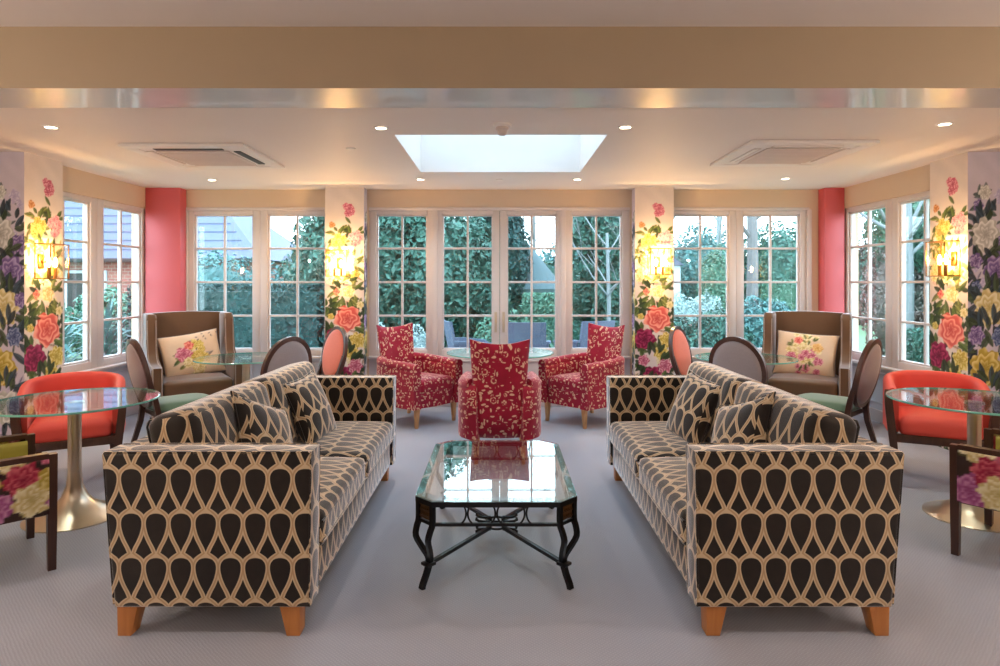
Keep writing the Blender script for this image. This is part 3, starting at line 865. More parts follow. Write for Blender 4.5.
# ------------------------------------------------------------------ sofas
def make_sofa(label):
    r = thing('sofa', label, 'sofa', (0, 0, 0), 0, 'pair of teardrop patterned sofas')
    V = M['velvet']; L = 1.0; AT = .14; dz = .157
    out = [(-.385, .117), (.345, .117), (.39, .697), (-.39, .697)]       # y,z outline of an arm
    for sg in (-1, 1):
        bm = NB(); x0 = -L if sg < 0 else L - AT
        Mx = Matrix(((0, 0, 1, x0), (1, 0, 0, 0), (0, 1, 0, 0), (0, 0, 0, 1)))
        prism(bm, out, Mx, AT, .016, 3)
        a = obj('arm', bm, V, r, 40, 'xy', dz)
        bm = NB()
        for x in (x0 + .012, x0 + AT - .012):
            o = -.003 if x < x0 + AT / 2 else .003
            tube(bm, [(x + o, -.381, .13), (x + o, -.386, .69), (x + o, -.38, .696), (x + o, .38, .696), (x + o, .386, .69), (x + o, .346, .13)], .0055, 6)
        obj('piping', bm, V, a, 60, 'xy', dz)
    bm = NB()
    prism(bm, [(.20, .15), (.335, .12), (.383, .690), (.27, .690)], Matrix(((0, 0, 1, -L + AT), (1, 0, 0, 0), (0, 1, 0, 0), (0, 0, 0, 1))), 2 * (L - AT), .02, 3)
    obj('back', bm, V, r, 40, 'xy', dz)
    bm = NB(); bx(bm, -L + AT, L - AT, -.372, .3, .117, .268, .014, 3)
    obj('base', bm, V, r, 40, 'xy', dz)
    W = L - AT
    for sg in (-1, 1):
        bm = NB(); cushion(bm, (sg * W / 2, -.115, .345), (W - .006, .56, .15), .035, .022, 14)
        s = obj('seat_cushion', bm, V, r, 60, 'yx_' if False else 'xy', dz)
        bm = NB(); w = W / 2 - .012
        for z in (.385, .305):
            tube(bm, [(sg * W / 2 - w, -.393, z), (sg * W / 2 + w, -.393, z)], .005, 6)
        obj('piping', bm, V, s, 60, 'xy', dz)
        bm = NB(); R = Matrix.Rotation(-.20, 4, 'X')
        cushion(bm, (sg * W / 2, .185, .60), (W - .004, .20, .43), .06, .035, 14, R, axis=1)
        s = obj('back_cushion', bm, V, r, 60, 'xy', dz)
        bm = NB(); hw, hh, yy = W / 2 - .022, .197, .088
        pts = [R @ Vector((a * hw, yy, b * hh)) + Vector((sg * W / 2, .185, .60)) for a, b in ((-1, -1), (-1, .9), (-.95, 1), (.95, 1), (1, .9), (1, -1))]
        tube(bm, pts, .005, 6)
        obj('piping', bm, V, s, 60, 'xy', dz)
    for a in (-1, 1):
        for b in (-1, 1):
            bm = NB(); frustum(bm, (a * .94, b * .305, .08, .078), (a * .945, b * .318, .062, .052), .118, 0, .004)
            obj('leg', bm, M['oak'], r)
    return r
SL = (-1.093, 3.385, 0); SR = (1.125, 3.385, 0)
sofa = make_sofa('brown and gold teardrop velvet sofa on the left, facing right')
sofa.location = SL; sofa.rotation_euler = (0, 0, PI / 2)
dup(sofa, SR, -PI / 2, 'brown and gold teardrop velvet sofa on the right, facing left')

def velvet_pillow(loc, rot, label, a=.205):
    r = thing('scatter_cushion', label, 'cushion', loc, 0, 'teardrop velvet scatter cushions on the sofas')
    r.rotation_euler = rot
    bm = NB(); pillow(bm, a, .075); p = obj('cover', bm, M['velvet'], r, 80, 'xy')
    bm = NB(); tube(bm, pillow_edge(a), .006, 6, closed=True); obj('piping', bm, M['velvet'], p, 60, 'xy')
# rotation: tip back, then turn
def prot(facing, lean, roll=0): return (Matrix.Rotation(facing, 4, 'Z') @ Matrix.Rotation(lean, 4, 'X') @ Matrix.Rotation(roll, 4, 'Y')).to_euler()
velvet_pillow((-1.09, 2.99, .59), prot(PI / 2 - .14, -.42, .42), 'teardrop scatter cushion behind the near arm of the left sofa')
velvet_pillow((-1.10, 3.74, .59), prot(PI / 2 - .16, -.38, -.06), 'teardrop scatter cushion near the far arm of the left sofa')
velvet_pillow((1.12, 2.99, .595), prot(-PI / 2 + .16, -.42, -.36), 'teardrop scatter cushion behind the near arm of the right sofa')
velvet_pillow((1.13, 3.72, .59), prot(-PI / 2 + .22, -.38, .08), 'teardrop scatter cushion near the far arm of the right sofa')

# ------------------------------------------------------------------ coffee table
ct = thing('coffee_table', 'low black iron coffee table with a glass top between the sofas', 'coffee table', (-.012, 3.28, 0))
hw, hd, ch, zt = .355, .53, .08, .389
def octa(k=0): return [(-hw + k, -hd + ch), (-hw + ch, -hd + k), (hw - ch, -hd + k), (hw - k, -hd + ch), (hw - k, hd - ch), (hw - ch, hd - k), (-hw + ch, hd - k), (-hw + k, hd - ch)]
bm = NB(); sweep(bm, [(x, y, zt - .012) for x, y in octa(.012)], rect(.03, .022), closed=True, up=(0, 0, 1)); obj('rim', bm, M['iron'], ct)
bm = NB(); O = octa(-.002)
a = [bm.verts.new((x, y, zt + .004)) for x, y in O]; b = [bm.verts.new((x * .90, y * .935, zt + .010)) for x, y in O]; c = [bm.verts.new((x, y, zt)) for x, y in O]
bm.faces.new(b); bm.faces.new(c[::-1])
for A, B in ((a, b), (c, a)):
    for i in range(8): bm.faces.new((A[i], A[(i + 1) % 8], B[(i + 1) % 8], B[i]))
obj('glass_top', bm, M['tglass'], ct, 0)
bm = NB(); sweep(bm, [(x, y, .288) for x, y in octa(.012)], rect(.012, .014), closed=True, up=(0, 0, 1)); obj('lower_rail', bm, M['iron'], ct)
def apron(p0, p1, cen):
    p0, p1 = Vector(p0), Vector(p1); d = (p1 - p0); L = d.length; d.normalize()
    for c in cen:
        bm = NB()
        for s in (-1, 1):
            pts = []
            for k in range(13):
                t = -1.05 + 2.1 * k / 12
                off = s * (.046 - .042 * math.cos(t) * 1.0)
                q = p0 + d * (L * c + off); pts.append((q.x, q.y, .335 + .044 * math.sin(t) / math.sin(1.05)))
            tube(bm, pts, .0042, 6)
        obj('apron_scroll', bm, M['iron'], ct)
q = octa(.012)
apron(q[1], q[2], (.27, .5, .73)); apron(q[5], q[6], (.27, .5, .73)); apron(q[3], q[4], (.18, .39, .61, .82)); apron(q[7], q[0], (.18, .39, .61, .82))
for sx in (-1, 1):
    for sy in (-1, 1):
        bm = NB()
        P1 = Vector((sx * (hw - .012), sy * (hd - ch), 0)); P2 = Vector((sx * (hw - ch), sy * (hd - .012), 0))
        J = (P1 + P2) / 2 + Vector((-sx * .012, -sy * .012, 0)); Fo = Vector((sx, sy, 0)).normalized()
        for P in (P1, P2):
            pts = []
            for t, z, off in ((0, .375, 0), (0, .29, 0), (.02, .26, .012), (.12, .22, .022), (.45, .17, .006), (.8, .13, -.006), (.92, .10, -.004), (.95, .06, .010), (.95, .02, .030), (.95, .0, .036)):
                v = P.lerp(J, t) + Fo * off; pts.append((v.x, v.y, z))
            q4 = []
            for k in range(len(pts) - 1):
                a0, a1, a2, a3 = [Vector(pts[min(max(k + o, 0), len(pts) - 1)]) for o in (-1, 0, 1, 2)]
                for t in (0, .34, .67):
                    q4.append(.5 * (2 * a1 + (a2 - a0) * t + (2 * a0 - 5 * a1 + 4 * a2 - a3) * t * t + (3 * a1 - a0 - 3 * a2 + a3) * t ** 3))
            pts = q4 + [Vector(pts[-1])]
            sweep(bm, pts, rect(.021, .019), up=(Fo.x, Fo.y, 0))
        box(bm, (J.x, J.y, .10), (.05, .05, .014), .004, rot=Matrix.Rotation(PI / 4, 4, 'Z'))
        l = obj('leg', bm, M['iron'], ct)
        bm = NB(); c = (P1 + P2) / 2 - Fo * .004
        box(bm, (c.x, c.y, .335), (.075, .008, .075), .003, rot=Matrix.Rotation(math.atan2(P2.y - P1.y, P2.x - P1.x), 4, 'Z'))
        for k in range(5):
            e = (P2 - P1).normalized()
            for j in range(3):
                cc = c + e * ((k - 2) * .014) + Fo * .003
                tube(bm, [(cc.x + Fo.x * .004 - e.x * .006, cc.y + Fo.y * .004 - e.y * .006, .31 + j * .025), (cc.x + Fo.x * .005 + e.x * .006, cc.y + Fo.y * .005 + e.y * .006, .32 + j * .025)], .0035, 5)
        obj('corner_plaque', bm, M['bronze'], l, label='bronze leaf plaque')
        bm = NB()
        A = Vector((J.x, J.y, .098)); e = Vector((J.x, J.y, 0)).normalized(); B = Vector((e.x * .06, e.y * .06, .098))
        sweep(bm, [A, B], rect(.018, .016), up=(0, 0, 1))
        obj('stretcher', bm, M['iron'], ct)
bm = NB()
for z in (.088, .112): tube(bm, [(.052 * math.cos(2 * PI * k / 24), .052 * math.sin(2 * PI * k / 24), z) for k in range(24)], .006, 6, closed=True)
for sx in (-1, 1):
    for z, q in ((.118, 1), (.082, -1)):
        for sy in (-1, 1):
            tube(bm, [(sx * .03, sy * .035, z), (sx * .065, sy * .03, z), (sx * .09, sy * .03, z + q * .003), (sx * .104, sy * .032, z + q * .012), (sx * .10, sy * .034, z + q * .022)], .007, 6)
obj('centre_ring', bm, M['iron'], ct)

# ------------------------------------------------------------------ red armchairs
def make_red():
    r = thing('red_armchair', '', 'armchair', (0, 0, 0), 0, 'red floral armchairs round the glass table')
    R = M['red']
    # base
    bm = NB()
    slab(bm, 10, 4, lambda u, v: Vector((-.27 + .54 * u, -.31 - .02 * math.sin(PI * u), .18 + .14 * v)), lambda u, v: Vector((-.27 + .54 * u, .25 + .05 * math.sin(PI * u), .18 + .14 * v)))
    obj('base', bm, R, r, 50, 'xy')
    bm = NB(); cushion(bm, (0, -.075, .37), (.475, .52, .13), .04, .02, 12)
    obj('seat_cushion', bm, R, r, 60, 'xy')
    for sg in (-1, 1):
        bm = NB()
        path = [(sg * x, y) for x, y in ((.285, -.35), (.292, -.2), (.298, -.05), (.298, .08), (.288, .17), (.265, .25), (.225, .305), (.17, .325))]
        if sg < 0: path = path
        wallsweep(bm, path, -.05 * sg * -1, .05 * sg * -1, .18, lambda s: .55 + .03 * min(1, s * 1.3), 6)
        a = obj('arm', bm, R, r, 60, 'xy')
        bm = NB(); pts = [(sg * (x - (0.0)), y, .545 + .03 * k / 6) for k, (x, y) in enumerate(((.288, -.352), (.296, -.2), (.302, -.05), (.302, .08), (.292, .17), (.268, .25), (.225, .31)))]
        tube(bm, pts, .049, 12); obj('arm_roll', bm, R, a, 60, 'xy')
    # back: leaning, top edge dipping between its two corners
    def bk(off):
        def f(u, v):
            s = 2 * u - 1
            ztop = .885 + .035 * s * s
            z = .19 + (ztop - .19) * v
            w = .215 + .025 * max(0, (v - .5) * 2) - .02 * max(0, (.4 - v))
            y = .29 + .10 * v + .02 * v * v - .05 * s * s * (.4 + .6 * v)
            th = .055 * (1 - .35 * v)
            e = (1 - abs(s) ** 6) * (1 - (2 * abs(v - .5)) ** 10)
            return Vector((w * s, y + off * th * (.35 + .65 * e), z))
        return f
    bm = NB(); slab(bm, 16, 22, bk(-1), bk(1)); obj('backrest', bm, R, r, 60, 'xy')
    for x, y, k, m in ((-.25, -.30, 0, 0), (.25, -.30, 0, 0), (-.185, .30, 0, .05), (.185, .30, 0, .05)):
        bm = NB(); frustum(bm, (x, y, .05, .05), (x * 1.02, y + m, .03, .03), .19, 0, .004); obj('leg', bm, M['beech'], r)
    return r
rc = make_red(); rc['label'] = 'red floral armchair seen from behind at the end of the coffee table'
rc.scale = (.92, .92, 1); rc.location = (.005, 5.02, 0); rc.rotation_euler = (0, 0, PI)
dup(rc, (-.80, 6.20, 0), face_ang(.74, -.67), 'red floral armchair left of the garden doors, facing right')
dup(rc, (.83, 6.20, 0), face_ang(-.74, -.67), 'red floral armchair right of the garden doors, facing left')

# ------------------------------------------------------------------ pedestal tables
def make_ped(R, h, label, base=.25):
    r = thing('pedestal_table', label, 'table', (0, 0, 0), 0, 'round glass pedestal tables')
    bm = NB(); lathe(bm, [(0, 0), (base, 0), (base, .006), (base * .9, .018), (base * .66, .04), (base * .42, .075), (base * .26, .12), (.042, .18), (.034, .26), (0, .26)], n=48); obj('base', bm, M['steel'], r, 50)
    bm = NB(); lathe(bm, [(0, .25), (.034, .25), (.034, h - .03), (.05, h - .025), (.05, h - .012), (0, h - .012)], n=32); obj('pole', bm, M['steel'], r, 40)
    bm = NB(); lathe(bm, [(0, h - .011), (R, h - .011), (R, h), (0, h)], n=72); t = obj('glass_top', bm, M['pglass'], r, 0)
    bm = NB(); lathe(bm, [(R, h - .0115), (R + .003, h - .010), (R + .003, h - .001), (R, h + .0005)], n=72); obj('polished_edge', bm, M['tedge'], t, 40, label='green edge of the glass')
    return r
HT = .665
ped = make_ped(.43, HT, 'round glass pedestal table in front of the left coral tub chair'); ped.location = (-2.42, 3.65, 0)
dup(ped, (2.71, 3.65, 0), 0, 'round glass pedestal table in front of the right coral tub chair')
dup(ped, (-2.26, 5.72, 0), 0, 'round glass pedestal table before the left wing chair')
dup(ped, (2.20, 5.72, 0), 0, 'round glass pedestal table before the right wing chair')
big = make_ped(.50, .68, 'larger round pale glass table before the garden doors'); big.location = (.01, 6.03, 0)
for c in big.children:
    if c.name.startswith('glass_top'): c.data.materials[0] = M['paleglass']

# ------------------------------------------------------------------ tub chairs
def tub_path(w, yf, yb, n=22):
    """plan of the shell from one arm front round the back to the other"""
    P = []
    for k in range(n + 1):
        a = PI * k / n
        c, s_ = math.cos(a), math.sin(a)
        P.append((w * math.copysign(abs(c) ** .72, c), .02 + (yb - .02) * abs(s_) ** .72))
    st = [(w * (.97 + .03 * t), yf + (.02 - yf) * t) for t in (0, .2, .4, .6, .8)]
    return st + P + [(-x, y) for x, y in st[::-1]]
def make_tub(label):
    r = thing('tub_chair', label, 'chair', (0, 0, 0), 0, 'coral tub chairs')
    bm = NB(); wallsweep(bm, tub_path(.285, -.25, .28), -.035, .035, .36, lambda s: .655 + .075 * math.sin(PI * s) ** 1.2, 8)
    o = obj('shell', bm, M['coral'], r, 60)
    bm = NB()
    for x, y in ((-.17, .252), (.17, .252)): tube(bm, [(x, y - .012, .44), (x * 1.01, y - .012, .68)], .004, 6)
    obj('seam', bm, M['coral'], o)
    bm = NB(); cushion(bm, (0, -.05, .405), (.49, .52, .13), .05, .025, 12); obj('seat', bm, M['coral'], r, 60)
    bm = NB(); bx(bm, -.29, .29, -.31, -.27, .30, .355, .008); bx(bm, -.29, -.25, -.30, .2, .30, .355, .008); bx(bm, .25, .29, -.30, .2, .30, .355, .008); bx(bm, -.27, .27, .19, .24, .30, .355, .008)
    obj('seat_rail', bm, M['walnut'], r)
    for sg in (-1, 1):
        bm = NB(); sweep(bm, [(sg * .262, -.29, 0), (sg * .27, -.29, .2), (sg * .283, -.288, .35), (sg * .30, -.285, .5), (sg * .308, -.28, .60), (sg * .308, -.262, .64)], rect(.05, .05), [.68, .85, 1, 1, .95, .8], up=(0, 1, 0)); obj('leg', bm, M['walnut'], r, 40)
        bm = NB(); sweep(bm, [(sg * .24, .34, 0), (sg * .23, .27, .2), (sg * .225, .23, .36)], rect(.036, .036), [.8, 1, 1.1], up=(0, 1, 0)); obj('leg', bm, M['walnut'], r, 40)
    return r
tub = make_tub('coral red tub chair behind the left pedestal table')
tub.scale = (.93, .93, .97); tub.location = (-2.83, 4.26, 0); tub.rotation_euler = (0, 0, face_ang(.5, -.87))
dup(tub, (2.94, 4.32, 0), face_ang(-.46, -.89), 'coral red tub chair behind the right pedestal table')

# ------------------------------------------------------------------ floral armchairs at the picture's sides
def chair_paint(u, v, seed):
    p = Paint(u, v, lin(60, 44, 40)); p.rs = np.random.RandomState(seed)
    for _ in range(70):
        p.leaf(p.rs.rand() * 1.9 - .1, .25 + p.rs.rand() * .5, .05, .02, p.rs.rand() * 6, [lin(70, 78, 50), lin(104, 100, 62), lin(60, 30, 40)][p.rs.randint(3)])
    k = 0
    sets = [CRM, PINK, YEL, (lin(120, 40, 90), lin(186, 100, 160), lin(226, 170, 206)), CRM, (lin(110, 20, 50), lin(190, 50, 80), lin(232, 130, 140))]
    for i in range(36):
        p.flower(.03 + i * .046 + .03 * p.rs.rand(), .32 + .11 * ((i * 5 + seed) % 3) + .03 * p.rs.rand(), .055 + .035 * p.rs.rand(), *sets[(i + seed) % 6], 6, 3.2, p.rs.rand() * 6, .004)
    return p.c
def make_floral(label, seed):
    r = thing('floral_armchair', label, 'armchair', (0, 0, 0), 0, 'floral armchairs with dark wooden frames')
    path = tub_path(.275, -.27, .29, 90)
    f = [(a[0] + (b[0] - a[0]) * t, a[1] + (b[1] - a[1]) * t) for a, b in zip(path[:5], path[1:6]) for t in (0, .2, .4, .6, .8)]
    path = f + path[5:-5] + [(-x, y) for x, y in f[::-1]] if True else path
    top = lambda s: .525 + .20 * math.sin(PI * min(1, max(0, (s - .16) / .68))) ** 1.5
    bm = NB(); L = wallsweep(bm, path, -.028, .004, .27, top, 44)
    me = bpy.data.meshes.new('outer_shell'); bmesh.ops.recalc_face_normals(bm, faces=bm.faces[:]); bm.to_mesh(me); bm.free()
    n = len(me.vertices); co = np.empty(n * 3); me.vertices.foreach_get('co', co); co = co.reshape(-1, 3)
    m = n // len(path); S = np.zeros(len(path))
    for i in range(1, len(path)): S[i] = S[i - 1] + math.hypot(path[i][0] - path[i - 1][0], path[i][1] - path[i - 1][1])
    setpaint(me, chair_paint(np.repeat(S, m), co[:, 2], seed))
    link('outer_shell', me, M['flower'], r, 60)
    bm = NB(); wallsweep(bm, path[::3], .004, .045, .30, lambda s: top(s) - .012, 8); obj('inner_padding', bm, M['lime'], r, 60)
    bm = NB(); cushion(bm, (0, -.06, .37), (.46, .50, .15), .06, .02, 12); obj('seat', bm, M['lime'], r, 60)
    S /= S[-1]
    for nm, lo, hi, mt in (('arm_rail', 0, .13, 'walnut'), ('arm_rail', .87, 1, 'walnut'), ('top_trim', .13, .87, 'lime')):
        bm = NB(); sweep(bm, [(path[i][0], path[i][1], top(S[i]) + .008) for i in range(0, len(path), 2) if lo - .01 <= S[i] <= hi + .01], rect(.045, .024), up=(0, 0, 1)); obj(nm, bm, M[mt], r, 50)
    for sg in (-1, 1):
        bm = NB(); sweep(bm, [(sg * .262, -.285, 0), (sg * .264, -.285, .25), (sg * .267, -.285, .54)], rect(.04, .04), [.8, .95, 1], up=(0, 1, 0)); obj('leg', bm, M['walnut'], r, 40)
        bm = NB(); sweep(bm, [(sg * .22, .30, 0), (sg * .21, .24, .2), (sg * .205, .21, .30)], rect(.038, .038), [.8, 1, 1], up=(0, 1, 0)); obj('leg', bm, M['walnut'], r, 40)
    bm = NB(); bx(bm, -.25, .25, -.30, -.26, .255, .30, .006); bx(bm, -.262, -.235, -.28, .15, .255, .285, .006); bx(bm, .235, .262, -.28, .15, .255, .285, .006); obj('seat_rail', bm, M['walnut'], r)
    return r
# front posts measured at (-2.08, 2.97) and (-2.45, 3.34); facing away to upper right
fl = make_floral('floral armchair with green seat cut off by the left picture edge', 0)
fx, fy = .70, .70; a = face_ang(fx, fy); fl.location = (-2.265 - fx * .285, 3.155 - fy * .285, 0); fl.rotation_euler = (0, 0, a)
fr = make_floral('floral armchair with purple blooms cut off by the right picture edge', 3)
fx, fy = -.62, .785; a = face_ang(fx, fy); fr.location = (2.445 - fx * .285, 3.30 - fy * .285, 0); fr.rotation_euler = (0, 0, a)

# ------------------------------------------------------------------ oval-backed chairs
def make_oval(label):
    r = thing('oval_back_chair', label, 'chair', (0, 0, 0), 0, 'oval backed dining chairs')
    R = Matrix.Rotation(-.20, 4, 'X'); C = Vector((0, .285, .665))
    el = lambda a, b, y, n=36: [R @ Vector((a * math.cos(2 * PI * k / n), y, b * math.sin(2 * PI * k / n))) + C for k in range(n)]
    bm = NB(); sweep(bm, el(.215, .245, 0), rect(.034, .03), closed=True, up=(0, 1, 0)); obj('back_frame', bm, M['walnut'], r, 50)
    for nm, s, mt, lb in (('inner_back_pad', -1, 'coralpad', 'coral inside of the back'), ('outer_back_pad', 1, 'greyfab', 'grey outside of the back')):
        bm = NB(); rings = []
        for q, t in ((1, .004), (.96, .018), (.8, .027), (.5, .032), (.2, .034)):
            rings.append([bm.verts.new(v) for v in el(.204 * q, .234 * q, s * t)])
        for A, B in zip(rings, rings[1:]):
            for k in range(36): bm.faces.new((A[k], A[(k + 1) % 36], B[(k + 1) % 36], B[k]))
        bm.faces.new(rings[-1]); obj(nm, bm, M[mt], r, 70, label=lb)
    bm = NB()
    # seat: wider at the front, domed
    def st(s):
        def f(u, v):
            x, y = 2 * u - 1, 2 * v - 1
            w = .235 - .025 * v; q = max(0, (1 - abs(x) ** 5) * (1 - abs(y) ** 5)) ** .4
            xx = w * x * (1 - .10 * abs(y) ** 6); yy = -.235 + .455 * v + .02 * (1 - x * x) * (-1 if v < .5 else .6) * abs(y)
            return Vector((xx, yy, .40 + (.052 * q if s > 0 else -.034 * q)))
        return f
    slab(bm, 14, 14, st(-1), st(1)); bmesh.ops.remove_doubles(bm, verts=bm.verts[:], dist=1e-5)
    obj('seat', bm, M['green'], r, 80, label='green seat')
    bm = NB(); bx(bm, -.20, .20, -.215, .2, .335, .372, .01); obj('seat_rail', bm, M['walnut'], r)
    for sg in (-1, 1):
        bm = NB(); frustum(bm, (sg * .195, -.20, .036, .036), (sg * .19, -.21, .024, .024), .372, 0, .003); obj('leg', bm, M['beech'], r)
        bm = NB(); sweep(bm, [(sg * .20, .31, 0), (sg * .195, .265, .14), (sg * .19, .225, .28), (sg * .188, .212, .38), (sg * .188, .23, .48), (sg * .195, .262, .58), (sg * .21, .28, .66)], rect(.03, .036), [.75, .9, 1, 1.05, 1, .95, .8], up=(0, 1, 0)); obj('leg', bm, M['walnut'], r, 50)
    return r
ov = make_oval('oval backed chair with green seat beside the left wing chair')
ov.location = (-2.45, 4.92, 0); ov.rotation_euler = (0, 0, face_ang(.72, .70))
dup(ov, (2.52, 4.92, 0), face_ang(-.68, .73), 'oval backed chair with green seat beside the right wing chair')
dup(ov, (-1.87, 5.06, 0), face_ang(-.85, .52), 'oval chair seen from its grey back, behind the left sofa')
dup(ov, (2.04, 5.10, 0), face_ang(.74, .67), 'oval chair seen from its grey back, behind the right sofa')
dup(ov, (-1.77, 5.84, 0), face_ang(-.76, -.65), 'oval chair showing its coral inner back by the left floral pillar')
dup(ov, (1.94, 5.86, 0), face_ang(.80, -.60), 'oval chair showing its coral inner back by the right floral pillar')

# ------------------------------------------------------------------ wing chairs
def make_wing(label):
    r = thing('wing_chair', label, 'armchair', (0, 0, 0), 0, 'taupe velvet wing chairs')
    W = M['wing']
    out = [(-.40, .13), (.36, .13), (.40, .5), (.43, 1.035), (.10, 1.035), (.06, .98), (.05, .80), (.02, .67), (-.06, .605), (-.16, .585), (-.40, .58)]
    for sg in (-1, 1):
        bm = NB(); x0 = -.385 if sg < 0 else .295
        prism(bm, out, Matrix(((0, 0, 1, x0), (1, 0, 0, 0), (0, 1, 0, 0), (0, 0, 0, 1))), .09, .022, 3); a = obj('wing_arm', bm, W, r, 50)
        bm = NB(); e = x0 + .012 if sg < 0 else x0 + .078
        for x in (x0 + .010, x0 + .080): tube(bm, [(x, -.402, .15), (x, -.402, .57), (x, -.39, .583), (x, -.16, .588), (x, -.06, .608), (x, .018, .672), (x, .047, .8), (x, .057, .98)], .005, 6)
        obj('piping', bm, M['wingpipe'], a, 60)
    def bk(s):
        def f(u, v):
            x = -.31 + .62 * u
            return Vector((x, .28 + .09 * v + (-.05 if s < 0 else .06) - (.025 * math.sin(PI * u) * math.sin(PI * v) if s < 0 else 0), .2 + .835 * v + .012 * math.sin(PI * u) * v))
        return f
    bm = NB(); slab(bm, 12, 14, bk(-1), bk(1)); obj('backrest', bm, W, r, 50)
    bm = NB(); bx(bm, -.30, .30, -.385, .32, .13, .30, .02, 3); obj('base', bm, W, r)
    bm = NB(); cushion(bm, (0, -.10, .375), (.585, .60, .15), .04, .02, 12); obj('seat_cushion', bm, W, r, 60)
    for a in (-1, 1):
        for b in (-1, 1):
            bm = NB(); frustum(bm, (a * .31, b * .30 - .02, .055, .055), (a * .315, b * .32 - .02, .035, .035), .135, 0, .003); obj('leg', bm, M['walnut'], r)
    return r
wg = make_wing('taupe velvet wing chair in the left back corner')
LW, RW = (-2.93, 6.12, 0), (2.93, 6.12, 0); LA, RA = face_ang(.56, -.83), face_ang(-.50, -.866)
wg.location = LW; wg.rotation_euler = (0, 0, LA)
dup(wg, RW, RA, 'taupe velvet wing chair in the right back corner')
def flower_pillow(base, ang, roll, label, seed, lean=-.38):
    r = thing('floral_cushion', label, 'cushion', (0, 0, 0), 0, 'floral cushions on the wing chairs')
    o = Matrix.Rotation(ang, 4, 'Z') @ Vector((0, .045, .64))
    r.location = (base[0] + o.x, base[1] + o.y, o.z); r.rotation_euler = prot(ang, lean, roll)
    bm = NB(); a = .235; pillow(bm, a, .075, 56, .07); [setattr(v.co, 'x', v.co.x * 1.16) or setattr(v.co, 'z', v.co.z * .94) for v in bm.verts]
    bmesh.ops.recalc_face_normals(bm, faces=bm.faces[:])
    me = bpy.data.meshes.new('cover'); bm.to_mesh(me); bm.free()
    n = len(me.vertices); co = np.empty(n * 3); me.vertices.foreach_get('co', co); co = co.reshape(-1, 3)
    p = Paint(co[:, 0], co[:, 2], lin(226, 204, 178)); p.rs = np.random.RandomState(seed)
    if seed == 1:
        p.sprays(0, -.05, .12, 16, .05, [G2, G3, lin(160, 150, 140)])
        p.cluster(.04, -.02, .11, 30, .034, *YEL); p.flower(-.08, 0, .075, *PINK, 6, 3); p.cluster(-.02, -.15, .08, 14, .03, *CRM)
        p.flower(-.02, .08, .045, *ROSE, 5, 2)
        for k in range(9): p.leaf(.0 + .05 * (k % 3) + .02 * k % 3, .12 + .03 * (k // 3), .016, .009, k, lin(120, 104, 110))
    else:
        p.cluster(0, .06, .15, 26, .032, *CRM); p.cluster(.05, -.1, .13, 20, .03, *PINK); p.sprays(0, 0, .14, 14, .035, [G2, G3])
        p.flower(-.12, -.05, .05, *PINK, 6, 3); p.flower(.1, .06, .05, lin(190, 130, 60), lin(236, 190, 110), lin(250, 230, 180)); p.flower(-.07, .12, .04, *ROSE)
    setpaint(me, p.c)
    c = link('cover', me, M['flower'], r, 80)
    bm = NB(); tube(bm, [(x * 1.16, y, z * .94) for x, y, z in pillow_edge(a, .07)], .004, 6, closed=True); obj('piping', bm, M['greyfab'], c, 60)
flower_pillow(LW, LA, -.15, 'cream cushion with pink rose and yellow flowers on the left wing chair', 1)
flower_pillow(RW, RA, .07, 'cream cushion with small scattered blossoms on the right wing chair', 2)
#PART3
# ------------------------------------------------------------------ the garden
GZ = -.12
bm = NB(); bx(bm, -40, 40, 7.03, 60, GZ - .2, GZ); bx(bm, -40, -4.02, -4, 7.03, GZ - .2, GZ); bx(bm, 4.02, 40, -4, 7.03, GZ - .2, GZ)
struct('lawn', bm, M['grass'], 'green lawn of the garden outside', 'lawn')
bm = NB(); bx(bm, -3.9, 3.9, 7.05, 9.2, GZ, GZ + .03)
struct('terrace_paving', bm, M['paving'], 'pale paved terrace outside the garden doors', 'terrace')

